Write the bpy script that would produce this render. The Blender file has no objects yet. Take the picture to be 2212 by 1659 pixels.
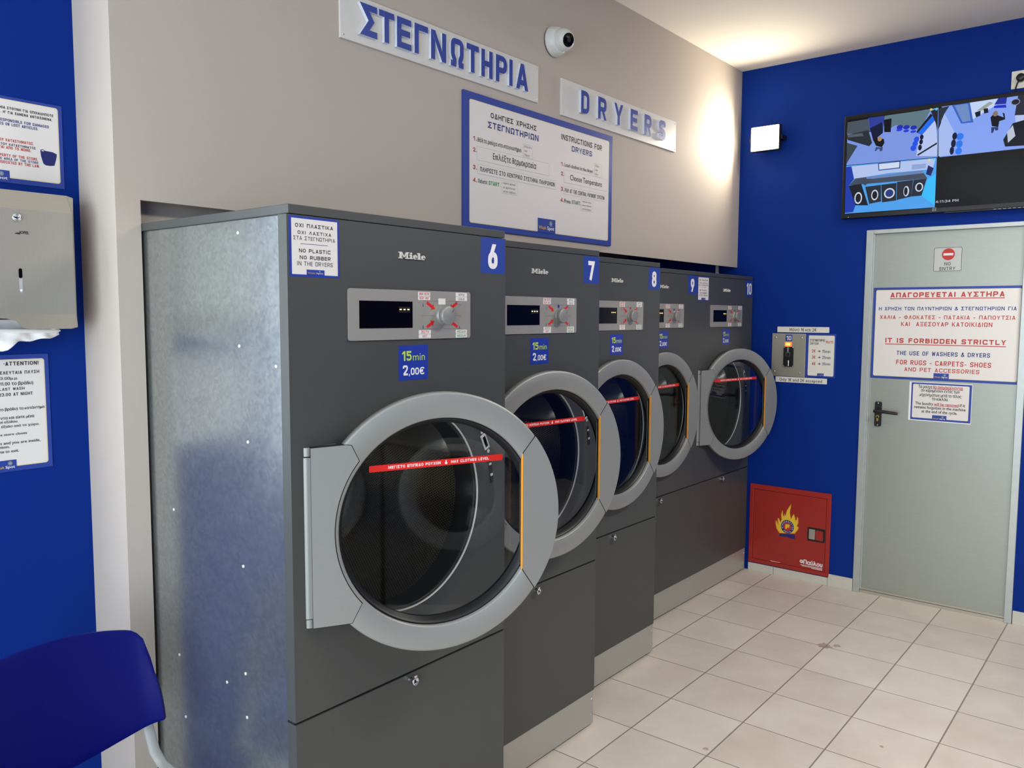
import bpy, bmesh, math
from mathutils import Vector, Matrix

S = bpy.context.scene
COL = S.collection
PI = math.pi

# ------------------------------------------------------------------ camera, world, light, exposure
cd = bpy.data.cameras.new('camera')
cd.sensor_fit = 'HORIZONTAL'
cd.sensor_width = 36.0
cd.lens = 36.0 * 1767.88 / 2212.0
cd.clip_start = 0.02
cam = bpy.data.objects.new('camera', cd)
COL.objects.link(cam)
right = Vector((0.6322048, -0.77478916, 0.00434161))
up = Vector((0.06232366, 0.05643801, 0.99645899))
fwd = Vector((0.77229065, 0.62969557, -0.08396807))
cam.matrix_world = Matrix(((right.x, up.x, -fwd.x, -1.0542), (right.y, up.y, -fwd.y, -1.4759), (right.z, up.z, -fwd.z, 1.5521), (0, 0, 0, 1)))
S.camera = cam

world = bpy.data.worlds.new('world')
S.world = world
world.use_nodes = True
bg = world.node_tree.nodes['Background']
bg.inputs[0].default_value = (0.74, 0.86, 1.0, 1)      # overcast daylight outside the shop front
bg.inputs[1].default_value = 0.8

def area(name, loc, rot, sx, sy, power, color):
    l = bpy.data.lights.new(name, 'AREA')
    l.shape = 'RECTANGLE'; l.size = sx; l.size_y = sy; l.energy = power; l.color = color
    o = bpy.data.objects.new(name, l); COL.objects.link(o)
    o.location = loc; o.rotation_euler = rot
    return o
# daylight through the window left of the chair (wall at y = .835) and through the glazed shop front (wall at x = -3.2)
area('daylight_street', (-1.95, .88, 1.8), (-PI/2, 0, 0), 2.4, 1.6, 50, (0.86, 0.94, 1.0))
area('daylight_front', (-3.12, -1.55, 1.3), (0, -PI/2, 0), 2.1, 3.9, 94, (0.78, 0.89, 1.0))
# unseen fill lights, added over the aisle to brighten the floor
area('ceiling_fill', (2.1, -1.9, 2.97), (0, 0, 0), 1.2, .6, 42, (1.0, 0.95, 0.86))
area('ceiling_fill', (-.4, -2.1, 2.97), (0, 0, 0), 1.2, .6, 7, (1.0, 0.95, 0.86))
LAMP_POWER = 105.0                                        # the wall floodlight lens (emission strength)

S.view_settings.view_transform = 'Standard'
S.view_settings.look = 'None'
S.view_settings.gamma = 1.0
S.view_settings.use_curve_mapping = False
S.view_settings.exposure = 0.55
try:
    S.cycles.sample_clamp_indirect = 6.0
except Exception:
    pass

# ------------------------------------------------------------------ materials
def lin(c):
    return c/12.92 if c <= 0.04045 else ((c+0.055)/1.055)**2.4
def rgb(h):
    return tuple(lin(int(h[i:i+2], 16)/255) for i in (0, 2, 4)) + (1.0,)
MATS = {}
def mat(name, color, rough=0.5, metal=0.0, spec=0.5, noise=None, bump=None, emit=None, coat=0.0):
    """noise=(scale, amount[, stretch]) tints the colour, bump=(scale, strength) roughens the surface"""
    m = bpy.data.materials.new(name); m.use_nodes = True
    nt = m.node_tree; b = nt.nodes['Principled BSDF']
    c = rgb(color) if isinstance(color, str) else color
    b.inputs['Base Color'].default_value = c
    b.inputs['Roughness'].default_value = rough
    b.inputs['Metallic'].default_value = metal
    b.inputs['Specular IOR Level'].default_value = spec
    b.inputs['Coat Weight'].default_value = coat
    if emit:
        b.inputs['Emission Color'].default_value = c
        b.inputs['Emission Strength'].default_value = emit
    if noise or bump:
        tc = nt.nodes.new('ShaderNodeTexCoord')
    if noise:
        mp = nt.nodes.new('ShaderNodeMapping')
        if len(noise) > 2: mp.inputs['Scale'].default_value = noise[2]
        nt.links.new(tc.outputs['Object'], mp.inputs['Vector'])
        n = nt.nodes.new('ShaderNodeTexNoise'); n.inputs['Scale'].default_value = noise[0]; n.inputs['Detail'].default_value = 4
        nt.links.new(mp.outputs[0], n.inputs['Vector'])
        mx = nt.nodes.new('ShaderNodeMix'); mx.data_type = 'RGBA'
        a = noise[1]
        mx.inputs['A'].default_value = tuple(x*(1-a) for x in c[:3]) + (1,)
        mx.inputs['B'].default_value = tuple(min(1, x*(1+a)) for x in c[:3]) + (1,)
        nt.links.new(n.outputs['Fac'], mx.inputs['Factor'])
        nt.links.new(mx.outputs['Result'], b.inputs['Base Color'])
    if bump:
        n2 = nt.nodes.new('ShaderNodeTexNoise'); n2.inputs['Scale'].default_value = bump[0]; n2.inputs['Detail'].default_value = 3
        nt.links.new(tc.outputs['Object'], n2.inputs['Vector'])
        bp = nt.nodes.new('ShaderNodeBump'); bp.inputs['Strength'].default_value = bump[1]; bp.inputs['Distance'].default_value = 0.002
        nt.links.new(n2.outputs['Fac'], bp.inputs['Height'])
        nt.links.new(bp.outputs[0], b.inputs['Normal'])
    MATS[name] = m
    return m

mat('grey_wall_paint', 'bfb4a8', 0.75, noise=(3, .02), bump=(180, .12))
mat('ceiling_paint', 'dfd8cc', 0.85, noise=(2, .02))
mat('blue_wall_paint', '042c84', 0.6, spec=.12, noise=(2.5, .05), bump=(150, .12))
mat('off_white_paint', 'd8d6d0', 0.7)
mat('dryer_grey', '4c4e4c', 0.45, 0.2, noise=(60, .03), bump=(500, .05))
mat('dark_gap', '050505', 0.8)
mat('silver_paint', '979894', 0.48, 0.4, noise=(400, .06))
mat('fascia_silver', 'a8a49b', 0.42, 0.35, noise=(250, .05, (1, 1, 30)))
mat('chrome', 'd8d8d8', 0.12, 1.0)
mat('bright_chrome', 'f4efe2', 0.35, 0.35)
mat('black_rubber', '0c0d12', 0.45)
mat('black_gloss', '050505', 0.2, spec=.2)
mat('black_plastic', '151515', 0.4)
mat('orange_strip', 'f0a030', 0.4)
mat('level_red', 'd8261f', 0.35)
mat('white_print', 'f2f0f0', 0.55)
mat('paper_white', 'e8e2dc', 0.5)
mat('paper_cream', 'e8e4d8', 0.55)
mat('cream_line', 'e8dcb0', 0.5)
mat('ink_black', '1c1c20', 0.6)
mat('ink_blue', '22347e', 0.55)
mat('ink_red', 'c03430', 0.55)
mat('ink_green', '2c8a46', 0.55)
mat('ink_pencil', '55555a', 0.7)
mat('sign_blue', '24409a', 0.45)
mat('sticker_blue', '1f3aa0', 0.4)
mat('lime_print', 'c4dc50', 0.5)
mat('logo_yellow', 'd8b03c', 0.5)
mat('logo_blue', '7fa8c0', 0.5)
mat('acrylic_white', 'dcdad4', 0.35)
mat('letter_blue', '1d3c9a', 0.4)
mat('letter_side', 'dfe2ea', 0.5)
mat('brushed_steel', 'b8b6ae', 0.4, 0.45, noise=(40, .12, (1, 1, 14)))
mat('steel_box', 'bcb6a8', 0.36, 0.6, noise=(30, .06, (12, 12, 1)))
mat('door_metal', 'a6a99f', 0.42, 0.55, noise=(25, .05, (1, 1, 6)), bump=(60, .05))
mat('door_frame_metal', 'bcc0bc', 0.4, 0.5, noise=(30, .08))
mat('sheet_metal', 'c4bcac', 0.5, 0.2, noise=(14, .25), bump=(30, .3))
mat('skirting_tile', 'cfcbbd', 0.35, noise=(20, .06))
mat('skirting_joint', '6a655a', 0.9)
mat('fire_red', 'a3241c', 0.38, noise=(12, .06), coat=.2)
mat('fire_red_dark', '6e1712', 0.5)
mat('flame_yellow', 'f0c832', 0.5)
mat('flame_orange', 'd87a28', 0.5)
mat('navy_print', '1a1f6a', 0.5)
mat('brass', 'd8b868', 0.3, 0.9)
mat('socket_white', 'e4ddcc', 0.4)
mat('camera_white', 'd6d6d0', 0.45)
mat('chair_blue', '030962', 0.5, bump=(420, .25), spec=.18)
mat('chair_tube', 'b9bab4', 0.42, 0.2)
mat('tissue', 'f0eeea', 0.9, bump=(90, .4))
mat('tv_black', '0e0e10', 0.25)
mat('coin_orange', 'ff5a28', 0.4, emit=1.6)
mat('coin_glow', 'ffc040', 0.4, emit=3.0)
mat('segment_amber', 'ffd070', 0.4, emit=3.5)
mat('lamp_lens', 'fff2dc', 0.4, emit=LAMP_POWER)
mat('pale_grey', 'b4b4b8', 0.35)  # plain pale grey: patch edges, bezel logo, speaker grille, dispenser slot
mat('street', '9a9a98', 0.8)

def galvanised():
    m = bpy.data.materials.new('galvanised_steel'); m.use_nodes = True
    nt = m.node_tree; b = nt.nodes['Principled BSDF']; L = nt.links.new
    b.inputs['Metallic'].default_value = 0.85
    tc = nt.nodes.new('ShaderNodeTexCoord')
    v = nt.nodes.new('ShaderNodeTexVoronoi'); v.inputs['Scale'].default_value = 120; v.inputs['Randomness'].default_value = 1
    n = nt.nodes.new('ShaderNodeTexNoise'); n.inputs['Scale'].default_value = 22; n.inputs['Detail'].default_value = 3
    wv = nt.nodes.new('ShaderNodeMapping'); wv.inputs['Scale'].default_value = (1, 60, .6)
    n3 = nt.nodes.new('ShaderNodeTexNoise'); n3.inputs['Scale'].default_value = 3
    L(tc.outputs['Object'], v.inputs['Vector']); L(tc.outputs['Object'], n.inputs['Vector'])
    L(tc.outputs['Object'], wv.inputs['Vector']); L(wv.outputs[0], n3.inputs['Vector'])
    cr = nt.nodes.new('ShaderNodeValToRGB')
    cr.color_ramp.elements[0].color = (.33, .355, .35, 1); cr.color_ramp.elements[1].color = (.44, .465, .455, 1)
    L(v.outputs['Color'], cr.inputs[0]); L(cr.outputs[0], b.inputs['Base Color'])
    ad = nt.nodes.new('ShaderNodeMath'); ad.operation = 'MULTIPLY_ADD'; ad.inputs[1].default_value = .10; ad.inputs[2].default_value = .2
    L(n.outputs['Fac'], ad.inputs[0]); L(ad.outputs[0], b.inputs['Roughness'])
    bp = nt.nodes.new('ShaderNodeBump'); bp.inputs['Strength'].default_value = .025; bp.inputs['Distance'].default_value = .001
    ad2 = nt.nodes.new('ShaderNodeMath'); ad2.operation = 'ADD'
    L(v.outputs['Distance'], ad2.inputs[0]); L(n3.outputs['Fac'], ad2.inputs[1]); L(ad2.outputs[0], bp.inputs['Height'])
    L(bp.outputs[0], b.inputs['Normal'])
    MATS['galvanised_steel'] = m
galvanised()

def tile_floor():
    m = bpy.data.materials.new('floor_tiles'); m.use_nodes = True
    nt = m.node_tree; b = nt.nodes['Principled BSDF']; L = nt.links.new
    tc = nt.nodes.new('ShaderNodeTexCoord'); sp = nt.nodes.new('ShaderNodeSeparateXYZ'); L(tc.outputs['Object'], sp.inputs[0])
    def math(op, a, bb=None, c=None):
        n = nt.nodes.new('ShaderNodeMath'); n.operation = op
        for i, x in enumerate((a, bb, c)):
            if x is None: continue
            if isinstance(x, (int, float)): n.inputs[i].default_value = x
            else: L(x, n.inputs[i])
        return n.outputs[0]
    def cell(s, off, p):
        q = math('DIVIDE', math('SUBTRACT', s, off), p)
        f = math('FLOOR', q); d = math('ABSOLUTE', math('SUBTRACT', math('SUBTRACT', q, f), .5))
        return f, math('MULTIPLY', math('SUBTRACT', .5, d), p)     # distance to the nearest joint
    fx, dx = cell(sp.outputs[0], 3.406, .3115); fy, dy = cell(sp.outputs[1], .0495, .3085)
    # joints running along x are wider and darker than the others
    jx = math('SMOOTH_MIN', math('DIVIDE', dx, .0020), math('DIVIDE', dy, .0024), .2)
    fac = math('MINIMUM', math('MAXIMUM', math('SUBTRACT', jx, .5), 0), 1)
    cv = nt.nodes.new('ShaderNodeCombineXYZ'); L(fx, cv.inputs[0]); L(fy, cv.inputs[1])
    wn = nt.nodes.new('ShaderNodeTexWhiteNoise'); L(cv.outputs[0], wn.inputs['Vector'])
    n = nt.nodes.new('ShaderNodeTexNoise'); n.inputs['Scale'].default_value = 4.5; n.inputs['Detail'].default_value = 7; n.inputs['Roughness'].default_value = .6
    L(tc.outputs['Object'], n.inputs['Vector'])
    v = math('ADD', math('MULTIPLY', wn.outputs['Value'], .3), math('MULTIPLY', n.outputs['Fac'], .9))
    cr = nt.nodes.new('ShaderNodeValToRGB'); L(v, cr.inputs[0])
    cr.color_ramp.elements[0].position = .3; cr.color_ramp.elements[0].color = rgb('cabfb1')
    cr.color_ramp.elements[1].position = .95; cr.color_ramp.elements[1].color = rgb('e2d9cd')
    # one brown stain near a tile corner in front of the door
    def blot(cx, cy, r):
        ddx = math('SUBTRACT', sp.outputs[0], cx); ddy = math('SUBTRACT', sp.outputs[1], cy)
        d = math('SQRT', math('ADD', math('MULTIPLY', ddx, ddx), math('MULTIPLY', ddy, ddy)))
        nn = nt.nodes.new('ShaderNodeTexNoise'); nn.inputs['Scale'].default_value = 60; L(tc.outputs['Object'], nn.inputs['Vector'])
        return math('MULTIPLY', math('GREATER_THAN', r, math('ADD', d, math('MULTIPLY', nn.outputs['Fac'], r*.9))), .6)
    st = math('ADD', math('ADD', blot(2.79, -.255, .055), blot(2.83, -.30, .03)), math('ADD', blot(1.58, -.235, .018), blot(2.0, -.72, .014)))
    mx0 = nt.nodes.new('ShaderNodeMix'); mx0.data_type = 'RGBA'; L(st, mx0.inputs['Factor']); L(cr.outputs[0], mx0.inputs['A']); mx0.inputs['B'].default_value = rgb('8a6f52')
    mx = nt.nodes.new('ShaderNodeMix'); mx.data_type = 'RGBA'; L(fac, mx.inputs['Factor'])
    mx.inputs['A'].default_value = rgb('857a6d'); L(mx0.outputs['Result'], mx.inputs['B']); L(mx.outputs['Result'], b.inputs['Base Color'])
    b.inputs['Roughness'].default_value = .38
    b.inputs['Specular IOR Level'].default_value = .4
    bp = nt.nodes.new('ShaderNodeBump'); bp.inputs['Strength'].default_value = .5; bp.inputs['Distance'].default_value = .002
    L(fac, bp.inputs['Height']); L(bp.outputs[0], b.inputs['Normal'])
    MATS['floor_tiles'] = m
tile_floor()

def glass(name, tint, ior=1.5):
    """a thin pane: mirror reflection by Fresnel over clear transmission"""
    m = bpy.data.materials.new(name); m.use_nodes = True
    nt = m.node_tree; nt.nodes.remove(nt.nodes['Principled BSDF']); L = nt.links.new
    t = nt.nodes.new('ShaderNodeBsdfTransparent'); t.inputs[0].default_value = tint
    g = nt.nodes.new('ShaderNodeBsdfGlossy'); g.inputs['Roughness'].default_value = .01
    lw = nt.nodes.new('ShaderNodeLayerWeight'); lw.inputs[0].default_value = .5
    pw = nt.nodes.new('ShaderNodeMath'); pw.operation = 'POWER'; pw.inputs[1].default_value = 5; L(lw.outputs['Facing'], pw.inputs[0])
    f = nt.nodes.new('ShaderNodeMath'); f.operation = 'MULTIPLY_ADD'; f.inputs[1].default_value = .96; f.inputs[2].default_value = ((ior-1)/(ior+1))**2; L(pw.outputs[0], f.inputs[0])
    mx = nt.nodes.new('ShaderNodeMixShader')
    L(f.outputs[0], mx.inputs[0]); L(t.outputs[0], mx.inputs[1]); L(g.outputs[0], mx.inputs[2])
    L(mx.outputs[0], nt.nodes['Material Output'].inputs[0])
    MATS[name] = m
glass('door_glass', (.86, .88, .9, 1))
glass('shop_glass', (.95, .97, .97, 1))

def perforated():
    m = bpy.data.materials.new('perforated_drum'); m.use_nodes = True
    nt = m.node_tree; b = nt.nodes['Principled BSDF']; L = nt.links.new
    uv = nt.nodes.new('ShaderNodeUVMap')
    def dots(off):
        mp = nt.nodes.new('ShaderNodeMapping'); mp.inputs['Scale'].default_value = (126, 73, 1); mp.inputs['Location'].default_value = (off, off, 0)
        L(uv.outputs[0], mp.inputs['Vector'])
        fr = nt.nodes.new('ShaderNodeVectorMath'); fr.operation = 'FRACTION'; L(mp.outputs[0], fr.inputs[0])
        sb = nt.nodes.new('ShaderNodeVectorMath'); sb.operation = 'SUBTRACT'; sb.inputs[1].default_value = (.5, .5, 0); L(fr.outputs[0], sb.inputs[0])
        ml = nt.nodes.new('ShaderNodeVectorMath'); ml.operation = 'MULTIPLY'; ml.inputs[1].default_value = (1, 1.73, 0); L(sb.outputs[0], ml.inputs[0])
        ln = nt.nodes.new('ShaderNodeVectorMath'); ln.operation = 'LENGTH'; L(ml.outputs[0], ln.inputs[0])
        return ln.outputs['Value']
    mn = nt.nodes.new('ShaderNodeMath'); mn.operation = 'MINIMUM'; L(dots(0), mn.inputs[0]); L(dots(.5), mn.inputs[1])
    gt = nt.nodes.new('ShaderNodeMath'); gt.operation = 'GREATER_THAN'; gt.inputs[1].default_value = .36; L(mn.outputs[0], gt.inputs[0])
    mx = nt.nodes.new('ShaderNodeMix'); mx.data_type = 'RGBA'; L(gt.outputs[0], mx.inputs['Factor'])
    mx.inputs['A'].default_value = (.004, .004, .005, 1); mx.inputs['B'].default_value = (.62, .58, .50, 1)
    L(mx.outputs['Result'], b.inputs['Base Color']); L(gt.outputs[0], b.inputs['Metallic'])
    b.inputs['Roughness'].default_value = .3
    MATS['perforated_drum'] = m
perforated()
mat('drum_steel', 'c8c0ae', 0.32, 0.9, noise=(20, .1))

# ------------------------------------------------------------------ mesh builder
class B:
    def __init__(s):
        s.v = []; s.f = []; s.m = []; s.mats = []; s.sm = []; s.uv = {}
    def mi(s, name):
        if name not in s.mats: s.mats.append(name)
        return s.mats.index(name)
    def face(s, pts, m, smooth=False, uv=None):
        i = len(s.v); s.v += [tuple(p) for p in pts]
        if uv: s.uv[len(s.f)] = uv
        s.f.append(tuple(range(i, i+len(pts)))); s.m.append(s.mi(m)); s.sm.append(smooth)
    def mesh(s, verts, faces, m, smooth=False, mx=None):
        i = len(s.v); k = s.mi(m)
        s.v += [tuple(mx @ Vector(p)) if mx else tuple(p) for p in verts]
        for f in faces:
            s.f.append(tuple(i+a for a in f)); s.m.append(k); s.sm.append(smooth)
    def box(s, x0, x1, y0, y1, z0, z1, m, bev=0.0, mx=None):
        if bev <= 0:
            vs = [(x, y, z) for x in (x0, x1) for y in (y0, y1) for z in (z0, z1)]
            s.mesh(vs, [(0, 1, 3, 2), (4, 6, 7, 5), (0, 4, 5, 1), (2, 3, 7, 6), (0, 2, 6, 4), (1, 5, 7, 3)], m, mx=mx)
        else:
            bm = bmesh.new()
            bmesh.ops.create_cube(bm, size=1)
            for v in bm.verts:
                v.co = Vector(((x0+x1)/2+v.co.x*(x1-x0), (y0+y1)/2+v.co.y*(y1-y0), (z0+z1)/2+v.co.z*(z1-z0)))
            bmesh.ops.bevel(bm, geom=bm.edges[:], offset=bev, segments=2, profile=.5, affect='EDGES')
            bm.verts.index_update()
            s.mesh([v.co.copy() for v in bm.verts], [[v.index for v in f.verts] for f in bm.faces], m, mx=mx)
            bm.free()
    def plane(s, pts2, y, m):                       # flat polygon in the x/z plane, facing -y
        s.prism(pts2, y, None, m)
    def prism(s, pts2, y0, y1, m, side=None, mx=None):
        """polygon (x, z) at y0 (front); extruded back to y1"""
        a = sum(pts2[i][0]*pts2[(i+1) % len(pts2)][1]-pts2[(i+1) % len(pts2)][0]*pts2[i][1] for i in range(len(pts2)))
        p = list(pts2) if a > 0 else list(pts2)[::-1]
        n = len(p)
        if n > 4:
            bm = bmesh.new(); vs = [bm.verts.new((q[0], 0, q[1])) for q in p]; f = bm.faces.new(vs); f.normal_update()
            r = bmesh.ops.triangulate(bm, faces=[f]); bm.verts.index_update()
            tris = [[v.index for v in g.verts] for g in bm.faces]; bm.free()
        else:
            tris = [list(range(n))]
        s.mesh([(q[0], y0, q[1]) for q in p], tris, m, mx=mx)
        if y1 is not None:
            s.mesh([(q[0], y1, q[1]) for q in p], [t[::-1] for t in tris], side or m, mx=mx)
            vs = [(q[0], y0, q[1]) for q in p]+[(q[0], y1, q[1]) for q in p]
            s.mesh(vs, [(i, i+n, (i+1) % n+n, (i+1) % n) for i in range(n)], side or m, mx=mx)
    def lathe(s, prof, m, n=48, mx=None, smooth=True, closed=False, cx=0, cz=0, a0=0, a1=2*PI):
        """profile (r, y) turned about the y axis through (cx, cz)"""
        full = abs(a1-a0-2*PI) < 1e-6; k = len(prof); cols = n if full else n+1
        vs = []
        for i in range(cols):
            a = a0+(a1-a0)*i/n
            vs += [(cx+r*math.cos(a), y, cz+r*math.sin(a)) for r, y in prof]
        fs = []
        for i in range(n):
            j = (i+1) % cols
            for q in range(k if closed else k-1):
                fs.append((i*k+q, j*k+q, j*k+(q+1) % k, i*k+(q+1) % k))
        s.mesh(vs, fs, m, smooth, mx)
    def tube(s, path, r, m, n=12, caps=True):
        path = [Vector(p) for p in path]; rings = []
        up0 = None
        for i, p in enumerate(path):
            d = (path[min(i+1, len(path)-1)]-path[max(i-1, 0)]).normalized()
            if up0 is None:
                up0 = d.orthogonal().normalized()
            else:
                up0 = (up0-d*up0.dot(d)).normalized()
            w = d.cross(up0)
            rr = r[i] if isinstance(r, (list, tuple)) else r
            rings.append([p+(up0*math.cos(2*PI*k/n)+w*math.sin(2*PI*k/n))*rr for k in range(n)])
        vs = [q for g in rings for q in g]
        fs = [(i*n+k, i*n+(k+1) % n, (i+1)*n+(k+1) % n, (i+1)*n+k) for i in range(len(path)-1) for k in range(n)]
        s.mesh(vs, fs, m, True)
        if caps:
            s.mesh(rings[0], [tuple(range(n))[::-1]], m); s.mesh(rings[-1], [tuple(range(n))], m)
    def build(s, name, parent=None, loc=None):
        me = s.data(name)
        return link(name, me, parent, loc)
    def data(s, name):
        me = bpy.data.meshes.new(name)
        me.from_pydata(s.v, [], s.f)
        for n in s.mats: me.materials.append(MATS[n])
        me.polygons.foreach_set('material_index', s.m)
        me.polygons.foreach_set('use_smooth', s.sm)
        if s.uv:
            ul = me.uv_layers.new(name='UVMap')
            for fi, uvs in s.uv.items():
                for li, u in zip(me.polygons[fi].loop_indices, uvs): ul.data[li].uv = u
        me.update()
        return me

def link(name, me, parent=None, loc=None):
    o = bpy.data.objects.new(name, me); COL.objects.link(o)
    if parent is not None: o.parent = parent
    if loc is not None: o.location = loc
    return o
def tag(o, label=None, cat=None, group=None, kind=None):
    if label: o['label'] = label
    if cat: o['category'] = cat
    if group: o['group'] = group
    if kind: o['kind'] = kind
    return o
def thing(name, label, cat, loc=(0, 0, 0), rotz=0.0, group=None):
    o = bpy.data.objects.new(name, None); COL.objects.link(o)
    o.empty_display_size = .1
    o.location = loc; o.rotation_euler = (0, 0, rotz)
    return tag(o, label, cat, group)
def struct(o):
    o['kind'] = 'structure'; return o

def rrect(x0, x1, z0, z1, r, n=5):
    out = []
    for cx, cz, a in ((x1-r, z1-r, 0), (x0+r, z1-r, 90), (x0+r, z0+r, 180), (x1-r, z0+r, 270)):
        out += [(cx+r*math.cos(math.radians(a+90*i/n)), cz+r*math.sin(math.radians(a+90*i/n))) for i in range(n+1)]
    return out
def ell(cx, cz, rx, rz, n=28):
    return [(cx+rx*math.cos(2*PI*i/n), cz+rz*math.sin(2*PI*i/n)) for i in range(n)]

# ------------------------------------------------------------------ lettering
_tc = {}
def text_mesh(body, bold=0.0, shear=0.0):
    k = (body, bold, shear)
    if k not in _tc:
        c = bpy.data.curves.new('lettering', 'FONT'); c.body = body; c.size = 1; c.offset = bold; c.resolution_u = 3; c.shear = shear
        o = bpy.data.objects.new('lettering', c); COL.objects.link(o)
        dg = bpy.context.evaluated_depsgraph_get()
        me = o.evaluated_get(dg).to_mesh()
        vs = [(v.co.x, v.co.y) for v in me.vertices]; fs = [tuple(p.vertices) for p in me.polygons]
        o.evaluated_get(dg).to_mesh_clear()
        bpy.data.objects.remove(o); bpy.data.curves.remove(c)
        _tc[k] = (vs, fs)
    return _tc[k]
CAP = None
def T(b, body, x0, x1, base, cap, y, m, bold=0.0, shear=0.0):
    """one line of lettering: x0..x1 wide (x1 None = natural width), baseline and cap height in metres"""
    global CAP
    if not shear and all(c == ' ' or c in WIDTH for c in body):
        return TC(b, body, x0, x1, base, cap, y, m, .125+bold*3.3)
    if CAP is None:
        CAP = max(v[1] for v in text_mesh('H')[0])
    vs, fs = compose(body, shear, .12)
    if not vs: return
    a = min(v[0] for v in vs); w = max(v[0] for v in vs)-a
    sz = cap; sx = (x1-x0)/w if x1 is not None else sz
    d = bold*sz*1.1
    for k, (ox, oz) in enumerate([(0, 0)]+([(-d, 0), (d, 0), (0, d*.7), (0, -d*.7)] if d > 0 else [])):
        for i, f in enumerate(fs):                 # every face on its own tiny step so that overlapping outlines never share a plane
            b.mesh([(x0+ox+(vs[q][0]-a)*sx, y-.00006*k-.000012*(i % 5), base+oz+vs[q][1]*sz) for q in f], [tuple(range(len(f)))], m)
def compose(body, shear, t):
    """outline of a mixed-case line, in units of the cap height"""
    if not any(c in 'σθκπδΚ€0123456789' for c in body):
        vs, fs = text_mesh(body, 0.0, shear)
        return [(v[0]/CAP, v[1]/CAP) for v in vs], fs
    V = []; F = []; x = 0
    for c in body:
        if c == ' ': x += .36; continue
        if c in WIDTH or c in 'σθκπδ':
            w = WIDTH.get(c, .5)
            for k, p in glyph(c, w, t):
                F.append(tuple(range(len(V), len(V)+len(p)))); V += [(x+q[0]+shear*q[1], q[1]) for q in p]
            x += w+.17
        else:
            vs, fs = text_mesh(c, 0.0, shear)
            a = min(v[0] for v in vs); n = len(V)
            V += [(x+(v[0]-a)/CAP, v[1]/CAP) for v in vs]; F += [tuple(n+q for q in f) for f in fs]
            x += (max(v[0] for v in vs)-a)/CAP+.13
    return V, F
WIDTH = {}
for _s, _w in (('ABDΑΒΔEFΕLΓΛPRSΡΣTΤZΖ2345678900KΚXΧYΥJ', .60), ('ΟOCGQΘHHΗNΝUΠDΩVΞ', .64), ('MΜWΦΨ', .76), ('ΙI', .17), ("1", .36), (".,'·!", .17), ('-', .34), ('&', .66), ('EFΕLΓJ', .53), ('+', .5), ('€', .6)):
    for _c in _s: WIDTH[_c] = _w
def TC(b, body, x0, x1, base, cap, y, m, t):
    gap, sp = .17, .34
    tot = sum(sp if c == ' ' else WIDTH[c] for c in body)
    ng = len(body)-1
    W = (x1-x0)/cap if x1 is not None else tot+ng*gap
    k = W/(tot+ng*gap); x = x0
    for i, c in enumerate(body):
        w = (sp if c == ' ' else WIDTH[c])*k*cap
        if c != ' ': G(b, c, x, x+w, base, base+cap, y, None, m, min(t, .42*WIDTH[c]*k) if WIDTH[c] > .2 else min(t, WIDTH[c]*k))
        x += w+gap*k*cap

def fillet(pts, r, closed=False, n=5):
    out = []; N = len(pts)
    for i, p in enumerate(pts):
        if not closed and i in (0, N-1):
            out.append(p); continue
        a = Vector(pts[i-1]); q = Vector(p); c = Vector(pts[(i+1) % N])
        d1 = (a-q); d2 = (c-q); rr = min(r, d1.length*.5, d2.length*.5)
        if rr < 1e-5 or abs(d1.normalized().dot(d2.normalized())) > .999:
            out.append(p); continue
        A = q+d1.normalized()*rr; C = q+d2.normalized()*rr
        for k in range(n+1):
            t = k/n; z = A*(1-t)**2+q*2*t*(1-t)+C*t*t
            out.append((z.x, z.y))
    return out
def thick(pts, t, closed=False):
    N = len(pts); P = [Vector(p) for p in pts]; Lf = []; Rt = []
    for i in range(N):
        if closed: a, c = P[i-1], P[(i+1) % N]
        else: a, c = P[max(i-1, 0)], P[min(i+1, N-1)]
        d1 = (P[i]-a); d2 = (c-P[i])
        if d1.length < 1e-9: d1 = d2
        if d2.length < 1e-9: d2 = d1
        d1.normalize(); d2.normalize()
        n1 = Vector((-d1.y, d1.x)); n2 = Vector((-d2.y, d2.x)); mm = n1+n2
        if mm.length < 1e-6: mm = n1
        mm.normalize(); k = t/2/max(.45, mm.dot(n1))
        Lf.append(P[i]+mm*k); Rt.append(P[i]-mm*k)
    return [[tuple(Lf[i]), tuple(Rt[i]), tuple(Rt[(i+1) % N]), tuple(Lf[(i+1) % N])] for i in range(N if closed else N-1)]
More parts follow.
